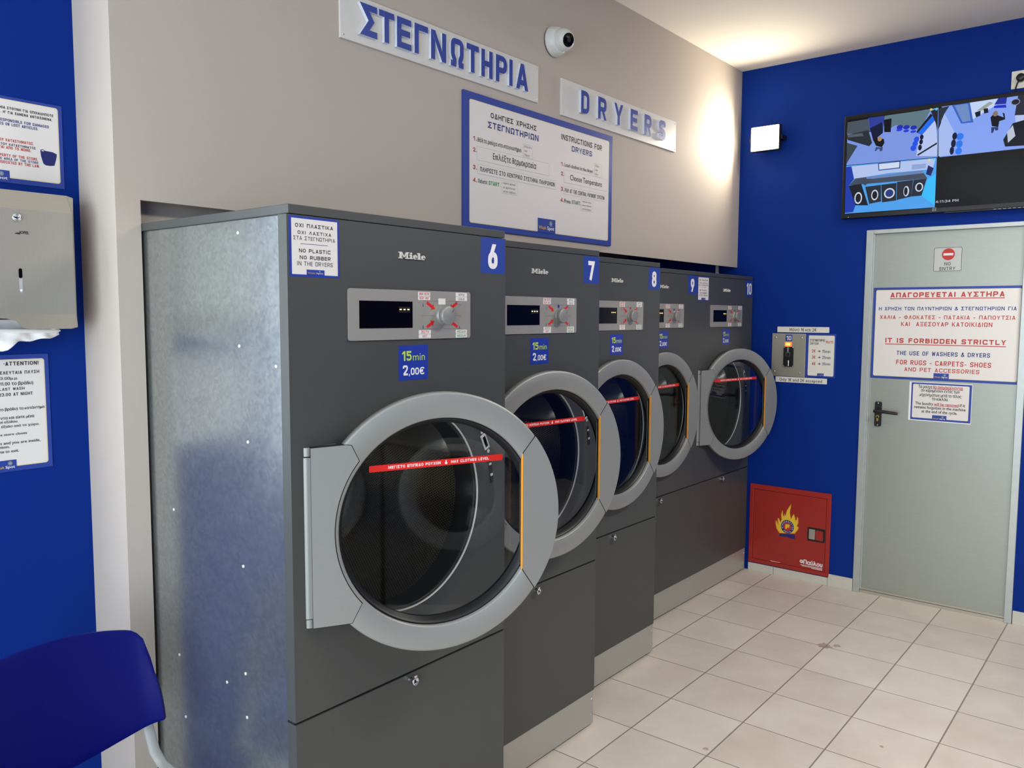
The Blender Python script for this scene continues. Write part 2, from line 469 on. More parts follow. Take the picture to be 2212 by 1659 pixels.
def glyph(ch, w, t):
    """narrow sans-serif capitals and figures on a unit height; returns quads"""
    h = t/2; L = h; R = w-h; Tp = 1-h; Bt = h; r = min(w*.42, .24)
    q = []; k = [0]
    def st(p, rr=0, closed=False):
        q.extend((k[0], s_) for s_ in thick(fillet(p, rr, closed) if rr else p, t, closed)); k[0] += 1
    def poly(p): q.append((k[0], p)); k[0] += 1
    if ch == 'Σ': st([(w, Tp), (L, Tp), (w*.62, .5), (L, Bt), (w, Bt)])
    elif ch in 'ΤT': st([(0, Tp), (w, Tp)]); st([(w/2, 0), (w/2, 1)])
    elif ch == 'σ': st([(L, h), (L, .70-h), (R, .70-h), (R, h)], w*.45, True); st([(w*.5, .70-h), (w*1.12, .70-h)])
    elif ch == 'θ': st([(L, Bt), (L, Tp), (R, Tp), (R, Bt)], w*.46, True); st([(t, .5), (w-t, .5)])
    elif ch == 'π': st([(0, .70-h), (w*1.1, .70-h)]); st([(w*.2, 0), (w*.2, .66)]); st([(w*.86, 0), (w*.86, .66)])
    elif ch == 'δ': st([(L, h), (L, .62-h), (R, .62-h), (R, h)], w*.45, True); st([(R, .40), (L+.02, .80), (L+.02, Tp), (R, Tp-.04)], .2)
    elif ch == 'κ': st([(L, 0), (L, .70)]); poly([(w-t*1.2, .70), (w, .70), (t, .22), (t, .38)]); poly([(w*.34, .36), (w*.48, .50), (w, 0), (w-t*1.2, 0)])
    elif ch in 'ΒB': st([(L, 0), (L, 1)]); st([(L, Tp), (R-.03, Tp), (R-.03, .53), (L, .53)], r*.8); st([(L, .53), (R, .53), (R, Bt), (L, Bt)], r*.8)
    elif ch == 'C': st([(R, .68), (R, Tp), (L, Tp), (L, Bt), (R, Bt), (R, .32)], r)
    elif ch == 'G': st([(R, .70), (R, Tp), (L, Tp), (L, Bt), (R, Bt), (R, .46), (w*.52, .46)], r*.9)
    elif ch in 'OΟQ': st([(L, Bt), (L, Tp), (R, Tp), (R, Bt)], w*.46, True)
    elif ch == 'Θ': st([(L, Bt), (L, Tp), (R, Tp), (R, Bt)], w*.46, True); st([(w*.28, .5), (w*.72, .5)])
    elif ch == 'F': st([(L, 0), (L, Tp), (w, Tp)]); st([(L, .5), (w*.9, .5)])
    elif ch == 'L': st([(L, 1), (L, Bt), (w, Bt)])
    elif ch == 'J': st([(R, 1), (R, Bt), (L, Bt), (L, .3)], r)
    elif ch == 'U': st([(L, 1), (L, Bt), (R, Bt), (R, 1)], r)
    elif ch == 'Π': st([(L, 0), (L, Tp), (R, Tp), (R, 0)])
    elif ch in 'MΜ': st([(L, 0), (L, 1)]); st([(R, 0), (R, 1)]); poly([(0, 1), (t*1.05, 1), (w/2+h*.6, .18), (w/2-h*.6, .18)]); poly([(w, 1), (w-t*1.05, 1), (w/2-h*.6, .18), (w/2+h*.6, .18)])
    elif ch == 'W': poly([(0, 1), (t, 1), (w*.28+h, 0), (w*.28-h, 0)]); poly([(w*.28-h, 0), (w*.28+h, 0), (w/2+h*.8, .9), (w/2-h*.8, .9)]); poly([(w/2-h*.8, .9), (w/2+h*.8, .9), (w*.72+h, 0), (w*.72-h, 0)]); poly([(w*.72-h, 0), (w*.72+h, 0), (w, 1), (w-t, 1)])
    elif ch == 'V': poly([(0, 1), (t*1.05, 1), (w/2+h, 0), (w/2-h, 0)]); poly([(w-t*1.05, 1), (w, 1), (w/2+h, 0), (w/2-h, 0)])
    elif ch == 'Λ': poly([(0, 0), (t*1.05, 0), (w/2+h, 1), (w/2-h, 1)]); poly([(w-t*1.05, 0), (w, 0), (w/2+h, 1), (w/2-h, 1)])
    elif ch == 'Δ': poly([(0, 0), (t*1.05, 0), (w/2+h, 1), (w/2-h, 1)]); poly([(w-t*1.05, 0), (w, 0), (w/2+h, 1), (w/2-h, 1)]); st([(t*.4, Bt), (w-t*.4, Bt)])
    elif ch in 'KΚ': st([(L, 0), (L, 1)]); poly([(w-t*1.15, 1), (w, 1), (t, .34), (t, .5)]); poly([(w*.30, .54), (w*.42, .70), (w, 0), (w-t*1.2, 0)])
    elif ch in 'XΧ': poly([(0, 1), (t*1.15, 1), (w, 0), (w-t*1.15, 0)]); poly([(w-t*1.15, 1), (w, 1), (t*1.15, 0), (0, 0)])
    elif ch in 'ZΖ': st([(0, Tp), (w, Tp)]); st([(0, Bt), (w, Bt)]); poly([(w-t*1.2, 1-t*.6), (w, 1-t*.6), (t*1.2, t*.6), (0, t*.6)])
    elif ch == 'Ξ': st([(0, Tp), (w, Tp)]); st([(w*.1, .5), (w*.9, .5)]); st([(0, Bt), (w, Bt)])
    elif ch == 'Φ': st([(w/2, 0), (w/2, 1)]); st([(L, .2), (L, .82), (R, .82), (R, .2)], w*.4, True)
    elif ch == 'Ψ': st([(w/2, 0), (w/2, 1)]); st([(L, 1), (L, .32), (R, .32), (R, 1)], r)
    elif ch == '&': st([(w, Bt+.02), (w*.32, .70), (w*.32, Tp), (w*.66, Tp), (w*.66, .68), (L, .36), (L, Bt), (w*.62, Bt), (R, .42)], .14)
    elif ch == '-': st([(0, .40), (w, .40)])
    elif ch == '.': st([(w/2, 0), (w/2, t*1.1)])
    elif ch == '·': st([(w/2, .42), (w/2, .42+t*1.1)])
    elif ch == '!': st([(w/2, 0), (w/2, t*1.1)]); st([(w/2, .3), (w/2, 1)])
    elif ch == "'": st([(w/2, .68), (w/2, 1)])
    elif ch == '3': st([(L, .72), (L, Tp), (R, Tp), (R, .53), (w*.4, .53)], r*.8); st([(w*.4, .53), (R, .53), (R, Bt), (L, Bt), (L, .28)], r*.8)
    elif ch == '4': st([(w*.74, 0), (w*.74, 1)]); st([(w, .27), (0+h, .27), (w*.72, Tp)])
    elif ch == '€': st([(w, .78), (w*.86, Tp), (w*.24, Tp), (w*.24, Bt), (w*.86, Bt), (w, .22)], r); st([(0, .58), (w*.8, .58)]); st([(0, .42), (w*.74, .42)])
    elif ch in 'ΕE': st([(w, Tp), (L, Tp), (L, Bt), (w, Bt)]); st([(L, .51), (w*.92, .51)])
    elif ch == 'Γ': st([(L, 0), (L, Tp), (w, Tp)])
    elif ch in 'ΝN': st([(L, 0), (L, 1)]); st([(R, 0), (R, 1)]); poly([(.004, .996), (w-t-.004, .004), (w-.004, .004), (t+.004, .996)])
    elif ch == 'Ω': st([(0, Bt), (w*.40, Bt)]); st([(w*.60, Bt), (w, Bt)]); st([(w*.40-h*.9, Bt), (w*.29, .25), (L, .40), (L, Tp), (R, Tp), (R, .40), (w*.71, .25), (w*.60+h*.9, Bt)], .16)
    elif ch in 'ΗH': st([(L, 0), (L, 1)]); st([(R, 0), (R, 1)]); st([(L, .5), (R, .5)])
    elif ch in 'ΡP': st([(L, 0), (L, 1)]); st([(L, Tp), (R, Tp), (R, .45), (L, .45)], r*.8)
    elif ch in 'ΙI': st([(L, 0), (L, 1)])
    elif ch in 'ΑA': poly([(0, 0), (t*1.05, 0), (w/2+h, 1), (w/2-h, 1)]); poly([(w-t*1.05, 0), (w, 0), (w/2+h, 1), (w/2-h, 1)]); st([(w*.22, .27), (w*.78, .27)])
    elif ch == 'D': st([(L, 0), (L, 1)]); st([(L, Tp), (R, Tp), (R, Bt), (L, Bt)], r)
    elif ch == 'R': st([(L, 0), (L, 1)]); st([(L, Tp), (R, Tp), (R, .46), (L, .46)], r*.8); poly([(w*.38, .46), (w*.38+t, .46), (w, 0), (w-t, 0)])
    elif ch in 'YΥ': poly([(0, 1), (w/2-h, .4), (w/2+h, .4), (t, 1)]); poly([(w, 1), (w-t, 1), (w/2-h, .4), (w/2+h, .4)]); st([(w/2, 0), (w/2, .42)])
    elif ch == 'S': st([(R, .70), (R, Tp), (L, Tp), (L, .54), (R, .46), (R, Bt), (L, Bt), (L, .30)], r*.8)
    elif ch == '0': st([(L, Bt), (L, Tp), (R, Tp), (R, Bt)], r, True)
    elif ch == '1': st([(R, 0), (R, 1)]); poly([(R+h, 1), (R-h, 1), (0, .80), (0, .80-t*.8), (R-h, 1-t*1.2)])
    elif ch == '2': st([(L, .68), (L, Tp), (R, Tp), (R, .58), (L+.02, Bt)], r); st([(L, Bt), (w, Bt)])
    elif ch == '5': st([(w*.94, Tp), (L, Tp), (L, .52)]); st([(L, .56), (R, .60), (R, Bt), (L, Bt), (L, .26)], r)
    elif ch == '6': st([(L, Bt), (L, .58), (R, .58), (R, Bt)], r, True); poly([(0, .34), (w*.45, 1), (w*.45+t*1.1, 1), (t, .36)])
    elif ch == '7': st([(0, Tp), (R, Tp), (w*.36, 0)])
    elif ch == '8': st([(L, Bt), (L, .52), (R, .52), (R, Bt)], r, True); st([(L+.02, .52), (L+.02, Tp), (R-.02, Tp), (R-.02, .52)], r, True)
    elif ch == '9': st([(R, Tp), (R, .42), (L, .42), (L, Tp)], r, True); poly([(w, .66), (w*.55, 0), (w*.55-t*1.1, 0), (w-t, .64)])
    elif ch == ',': poly([(w*.3, .18), (w*.8, .18), (w*.5, -.16), (w*.15, -.16)])
    return q
def G(b, ch, x0, x1, z0, z1, y0, y1, m, t=.2, side=None):
    """one glyph fitted to x0..x1 / z0..z1, front at y0, extruded back to y1 (None = flat print)"""
    H = z1-z0; w = (x1-x0)/H
    for i, (k, p) in enumerate(glyph(ch, w, t)):
        b.prism([(x0+a*H, z0+c*H) for a, c in p], y0-(.00010*k+.00003*(i % 4) if y1 is not None else max(.0020*H, .00003)*k+max(.0011*H, .000015)*(i % 4)), y1, m, side)

def logo_box(b, x0, x1, z0, z1, y):
    """blue house-mark box: yellow Wash, white Spot and the ring emblem"""
    w = x1-x0; h = z1-z0
    b.plane([(x0, z0), (x1, z0), (x1, z1), (x0, z1)], y, 'sign_blue')
    T(b, 'Wash', x0+.05*w, x0+.46*w, z0+.22*h, .24*h, y-.0003, 'logo_yellow', .03)
    T(b, 'Spot', x0+.53*w, x0+.92*w, z0+.22*h, .24*h, y-.0003, 'white_print', .03)
    cx = x0+.73*w; cz = z0+.68*h; r = .2*h
    b.plane(ell(cx, cz, r, r), y-.0003, 'logo_yellow'); b.plane(ell(cx, cz, r*.86, r*.86), y-.0005, 'sign_blue'); b.plane(ell(cx, cz, r*.66, r*.66), y-.0007, 'logo_blue')
def lines(b, rows, y, boost=1.0):
    for t, u0, u1, base, cap, m, bold in rows:
        if t == 'LINE': b.plane([(u0, base), (u1, base), (u1, base+cap), (u0, base+cap)], y, m)
        elif t == 'LOGO': logo_box(b, u0, u1, base, base+cap, y)
        elif m: T(b, t, u0, u1, base, cap, y, m, bold)

# ------------------------------------------------------------------ positions of printed lines (u0, u1, baseline, cap height in metres)
BOARD = [
('ΟΔΗΓΙΕΣ ΧΡΗΣΗΣ', 1.381, 1.668, 2.305, 0.02, 'ink_black', 0.02),
('ΣΤΕΓΝΩΤΗΡΙΩΝ', 1.365, 1.683, 2.2655, 0.024, 'ink_blue', 0.025),
('1.', 1.28, 1.301, 2.205, 0.016, 'ink_red', 0.03),
('Βάλτε ρούχα στο στεγνωτήριο.', 1.306, 1.573, 2.2045, 0.015, 'ink_black', 0.008),
('2.', 1.28, 1.301, 2.164, 0.015, 'ink_red', 0.03),
('Επιλέξτε θερμοκρασία', 1.395, 1.669, 2.1515, 0.023, 'ink_black', 0.01),
('3.', 1.28, 1.301, 2.099, 0.016, 'ink_red', 0.03),
('ΠΛΗΡΩΣΤΕ ΣΤΟ ΚΕΝΤΡΙΚΟ ΣΥΣΤΗΜΑ ΠΛΗΡΩΜΩΝ', 1.32, 1.798, 2.096, 0.017, 'ink_black', 0.01),
('4.', 1.28, 1.302, 2.052, 0.016, 'ink_red', 0.03),
('Πιέστε', 1.309, 1.362, 2.052, 0.014, 'ink_black', 0.01),
('START.', 1.37, 1.439, 2.0515, 0.015, 'ink_green', 0.02),
('INSTRUCTIONS FOR', 1.843, 2.159, 2.3015, 0.023, 'ink_black', 0.015),
('DRYERS', 1.922, 2.08, 2.263, 0.023, 'ink_blue', 0.02),
('1.', 1.843, 1.862, 2.191, 0.016, 'ink_red', 0.03),
('Load clothes in the dryer.', 1.869, 2.093, 2.1915, 0.015, 'ink_black', 0.005),
('2.', 1.844, 1.864, 2.15, 0.017, 'ink_red', 0.03),
('Choose Temperature', 1.912, 2.163, 2.139, 0.023, 'ink_black', 0.008),
('3.', 1.845, 1.865, 2.085, 0.017, 'ink_red', 0.03),
('PAY AT THE CENTRAL PAYMENT SYSTEM', 1.874, 2.185, 2.0825, 0.017, 'ink_black', 0.01),
('4.', 1.843, 1.864, 2.039, 0.017, 'ink_red', 0.03),
('Press', 1.87, 1.916, 2.038, 0.016, 'ink_black', 0.008),
('START.', 1.926, 1.995, 2.0385, 0.016, 'ink_green', 0.02),
('PATCH', 1.583, 1.644, 2.1845, 0.059, '', 0),
('PATCH', 1.303, 1.756, 2.136, 0.05, '', 0),
('PATCH', 1.306, 1.808, 2.089, 0.033, '', 0),
('PATCH', 1.448, 1.544, 2.032, 0.046, '', 0),
('PATCH', 2.102, 2.157, 2.1825, 0.052, '', 0),
('PATCH', 1.865, 2.206, 2.125, 0.055, '', 0),
('PATCH', 1.868, 2.188, 2.077, 0.03, '', 0),
('PATCH', 1.998, 2.086, 2.0195, 0.047, '', 0),
('LOGO', 1.68, 1.805, 1.897, 0.057, '', 0),
]
WARN = [
('ΟΧΙ ΠΛΑΣΤΙΚΑ', 0.021, 0.122, 1.738, 0.008, 'ink_black', 0.02),
('ΟΧΙ ΛΑΣΤΙΧΑ', 0.027, 0.117, 1.7235, 0.007, 'ink_black', 0.02),
('ΣΤΑ ΣΤΕΓΝΩΤΗΡΙΑ', 0.016, 0.127, 1.711, 0.008, 'ink_black', 0),
('NO PLASTIC', 0.03, 0.114, 1.6845, 0.008, 'ink_black', 0.02),
('NO RUBBER', 0.032, 0.114, 1.67, 0.008, 'ink_black', 0.02),
('IN THE DRYERS', 0.025, 0.12, 1.6565, 0.009, 'ink_black', 0),
('LINE', 0.034, 0.107, 1.7025, 0.001, 'ink_blue', 0),
('LOGO', 0.049, 0.097, 1.6375, 0.011, '', 0),
('INNER', 0.011, 0.135, 1.6375, 0.12, '', 0),
]
NUMS = [
('6', 0.649, 0.689, 1.678, 0.068, '', 0),
('15', 0.327, 0.361, 1.4385, 0.024, '', 0),
('min', 0.367, 0.407, 1.4385, 0.014, '', 0),
('2', 0.33, 0.348, 1.403, 0.024, '', 0),
(',00', 0.351, 0.384, 1.403, 0.017, '', 0),
('€', 0.388, 0.403, 1.403, 0.019, '', 0),
('Miele', 0.319, 0.413, 1.6875, 0.016, '', 0),
]
FORBID = [
('ΑΠΑΓΟΡΕΥΕΤΑΙ ΑΥΣΤΗΡΑ', 0.245, 0.782, 1.6555, 0.026, 'ink_red', 0.03),
('Η ΧΡΗΣΗ ΤΩΝ ΠΛΥΝΤΗΡΙΩΝ & ΣΤΕΓΝΩΤΗΡΙΩΝ ΓΙΑ', 0.189, 0.837, 1.586, 0.019, 'ink_blue', 0.012),
('ΧΑΛΙΑ - ΦΛΟΚΑΤΕΣ - ΠΑΤΑΚΙΑ - ΠΑΠΟΥΤΣΙΑ', 0.196, 0.834, 1.5395, 0.02, 'ink_red', 0.012),
('ΚΑΙ  ΑΞΕΣΟΥΑΡ ΚΑΤΟΙΚΙΔΙΩΝ', 0.305, 0.735, 1.5025, 0.022, 'ink_red', 0.012),
('IT IS FORBIDDEN STRICTLY', 0.229, 0.799, 1.412, 0.025, 'ink_red', 0.03),
('THE USE OF WASHERS & DRYERS', 0.289, 0.732, 1.3465, 0.022, 'ink_blue', 0.012),
('FOR RUGS - CARPETS- SHOES', 0.289, 0.739, 1.2955, 0.025, 'ink_red', 0.012),
('AND PET ACCESSORIES', 0.331, 0.688, 1.2605, 0.021, 'ink_red', 0.012),
('LINE', 0.244, 0.783, 1.647, 0.004, 'ink_red', 0),
('LINE', 0.228, 0.8, 1.402, 0.004, 'ink_red', 0),
('LOGO', 0.479, 0.551, 1.223, 0.032, '', 0),
('INNER', 0.175, 0.864, 1.2315, 0.462, '', 0),
]
REMOVE = [
('Τα ρούχα', 0.405, 0.472, 1.1735, 0.016, 'ink_black', 0.02),
('θα απομακρύνονται', 0.477, 0.617, 1.174, 0.016, 'ink_red', 0.02),
('αν παραμένουν εντός των', 0.419, 0.603, 1.155, 0.015, 'ink_black', 0.02),
('μηχανημάτων μετά το τέλος', 0.413, 0.611, 1.132, 0.015, 'ink_black', 0.02),
('το κύκλου.', 0.473, 0.551, 1.112, 0.016, 'ink_black', 0.02),
('The laundry', 0.393, 0.48, 1.0845, 0.015, 'ink_black', 0.02),
('will be removed', 0.485, 0.601, 1.085, 0.015, 'ink_red', 0.02),
('if it', 0.606, 0.631, 1.086, 0.015, 'ink_black', 0.02),
('remains forgotten in the machine', 0.389, 0.634, 1.0645, 0.015, 'ink_black', 0.02),
('at the end of the cycle.', 0.426, 0.596, 1.0435, 0.015, 'ink_black', 0.02),
('LOGO', 0.478, 0.547, 1.005, 0.026, '', 0),
('LINE', 0.477, 0.617, 1.171, 0.002, 'ink_red', 0),
('LINE', 0.485, 0.601, 1.082, 0.002, 'ink_red', 0),
('INNER', 0.374, 0.65, 1.0065, 0.192, '', 0),
]
NOENTRY = [
('NO', 0.502, 0.531, 1.8185, 0.017, 'ink_black', 0.005),
('ENTRY', 0.48, 0.554, 1.794, 0.017, 'ink_black', 0.005),
('CIRC', 0.49, 0.548, 1.8445, 0.063, '', 0),
]
COIN = [
('Μόνο 1€ και 2€', -0.296, -0.142, 1.4655, 0.018, 'ink_black', 0.01),
('Only 1€ and 2€ accepted', -0.347, -0.1, 1.1725, 0.017, 'ink_black', 0.01),
('BOX10', -0.318, -0.279, 1.408, 0.036, '', 0),
('ten', -0.314, -0.283, 1.412, 0.028, '', 0),
('LIGHT', -0.32, -0.28, 1.377, 0.026, '', 0),
('MECH', -0.325, -0.266, 1.2575, 0.117, '', 0),
('ΣΤΕΓΝΩΤΗΡΙΟ', -0.176, -0.093, 1.4085, 0.014, 'ink_black', 0.01),
('DRYER', -0.175, -0.126, 1.39, 0.013, 'ink_black', 0.01),
('Νο10', -0.084, -0.044, 1.399, 0.016, 'ink_red', 0.01),
('2€', -0.163, -0.143, 1.345, 0.017, 'ink_red', 0.01),
('➜', -0.129, -0.114, 1.3475, 0.012, 'ink_black', 0),
('15min', -0.105, -0.059, 1.3455, 0.016, 'ink_blue', 0.01),
('3€', -0.162, -0.142, 1.31, 0.017, 'ink_red', 0.01),
('➜', -0.128, -0.113, 1.3125, 0.012, 'ink_black', 0),
('25min', -0.103, -0.057, 1.3105, 0.016, 'ink_blue', 0.01),
('4€', -0.161, -0.141, 1.273, 0.017, 'ink_red', 0.01),
('➜', -0.127, -0.112, 1.2755, 0.012, 'ink_black', 0),
('35min', -0.102, -0.056, 1.2745, 0.015, 'ink_blue', 0.01),
('INNER', -0.181, -0.037, 1.212, 0.232, '', 0),
('LOGO', -0.128, -0.092, 1.2105, 0.015, '', 0),
]
FIRE = [
('Παύλου', -0.166, -0.058, 0.102, 0.025, '', 0),
('F', -0.28, -0.253, 0.2915, 0.029, '', 0),
('HANDLE', -0.148, -0.048, 0.246, 0.079, '', 0),
('LABEL', -0.196, -0.046, 0.073, 0.062, '', 0),
('T1', -0.185, -0.058, 0.093, 0.005, '', 0),
('T2', -0.175, -0.057, 0.085, 0.004, '', 0),
]
FLAME = [(-0.317,0.259),(-0.335,0.283),(-0.343,0.315),(-0.342,0.337),(-0.334,0.317),(-0.323,0.3),(-0.329,0.323),(-0.33,0.346),(-0.326,0.353),(-0.32,0.338),(-0.315,0.325),(-0.306,0.345),(-0.31,0.373),(-0.303,0.405),(-0.3,0.38),(-0.292,0.362),(-0.288,0.387),(-0.283,0.368),(-0.275,0.407),(-0.257,0.438),(-0.25,0.449),(-0.252,0.425),(-0.257,0.4),(-0.252,0.373),(-0.247,0.355),(-0.241,0.375),(-0.232,0.391),(-0.223,0.368),(-0.219,0.35),(-0.21,0.361),(-0.211,0.38),(-0.205,0.367),(-0.203,0.343),(-0.211,0.319),(-0.199,0.314),(-0.206,0.296),(-0.223,0.272)]
BRUSH = [(-0.317,0.259),(-0.289,0.26),(-0.251,0.265),(-0.225,0.267),(-0.22,0.249),(-0.227,0.24),(-0.246,0.24),(-0.269,0.245),(-0.312,0.242)]
POST1 = [
('ΜΙΑ ΕΥΘΥΝΗ ΓΙΑ ΟΠΟΙΑΔΗΠΟΤΕ', -0.246, -0.12, 2.0600, 0.0066, 'ink_black', 0.015),
(". Η' ΓΙΑ ΧΑΜΕΝΑ ΑΝΤΙΚΕΙΜΕΝΑ.", -0.244, -0.123, 2.0492, 0.0066, 'ink_black', 0.015),
('RESPONSIBLE FOR DAMAGED', -0.25, -0.132, 2.0295, 0.007, 'ink_blue', 0.015),
('ES OR LOST ARTICLES.', -0.247, -0.158, 2.02, 0.007, 'ink_blue', 0.015),
('ΟΥ ΚΑΤΑΣΤΗΜΑΤΟΣ.', -0.249, -0.17, 1.9805, 0.007, 'ink_red', 0.015),
('ΤΟΥ ΚΑΤΑΣΤΗΜΑΤΟΣ', -0.247, -0.166, 1.9705, 0.006, 'ink_black', 0.015),
('ΤΑΙ ΑΠΟ ΤΟ ΝΟΜΟ.', -0.251, -0.177, 1.962, 0.007, 'ink_red', 0.015),
('PERTY OF THE STORE.', -0.25, -0.161, 1.9425, 0.007, 'ink_red', 0.015),
('E AREA OF THE STORE', -0.249, -0.161, 1.9345, 0.006, 'ink_blue', 0.015),
('OSECUTED BY THE LAW.', -0.253, -0.158, 1.9255, 0.007, 'ink_red', 0.015),
('Spot', -0.25, -0.233, 1.8915, 0.008, '', 0),
('LOGO', -0.266, -0.229, 1.8865, 0.023, '', 0),
('INNER', -0.251, -0.109, 1.8935, 0.192, '', 0),
]
BUCKET = [(-0.155,1.971),(-0.154,1.957),(-0.149,1.938),(-0.143,1.934),(-0.132,1.934),(-0.122,1.936),(-0.117,1.954),(-0.115,1.966),(-0.125,1.97),(-0.144,1.971),(-0.148,1.974),(-0.153,1.973)]
POST2 = [
('·ATTENTION!', -0.264, -0.182, 1.418, 0.01, 'ink_black', 0.02),
('ΕΛΕΥΤΑΙΑ ΠΛΥΣΗ', -0.273, -0.181, 1.396, 0.008, 'ink_black', 0.015),
('3.00μ.μ.', -0.273, -0.233, 1.3825, 0.007, 'ink_black', 0.015),
('11.00 το βράδυ)', -0.274, -0.197, 1.368, 0.008, 'ink_black', 0.015),
('LAST WASH', -0.276, -0.218, 1.355, 0.007, 'ink_black', 0.015),
('23.00 AT NIGHT', -0.278, -0.199, 1.3405, 0.008, 'ink_black', 0.015),
('το βράδυ) το κατάστημα', -0.279, -0.172, 1.3035, 0.007, 'ink_black', 0.015),
('ντα και είστε μέσα', -0.277, -0.198, 1.2815, 0.007, 'ink_black', 0.015),
('οί εξόδου.', -0.279, -0.237, 1.2715, 0.006, 'ink_black', 0.015),
('έξοδο από το χώρο.', -0.276, -0.187, 1.26, 0.006, 'ink_black', 0.015),
('e store closes', -0.279, -0.217, 1.2395, 0.006, 'ink_black', 0.015),
('s and you are inside,', -0.28, -0.186, 1.217, 0.007, 'ink_black', 0.015),
('tton.', -0.281, -0.259, 1.2075, 0.007, 'ink_black', 0.015),
('te to exit.', -0.281, -0.238, 1.1955, 0.007, 'ink_black', 0.015),
('Spot', -0.265, -0.248, 1.1595, 0.008, '', 0),
('LOGO', -0.299, -0.244, 1.1585, 0.018, '', 0),
('INNER', -0.283, -0.167, 1.1605, 0.274, '', 0),
]
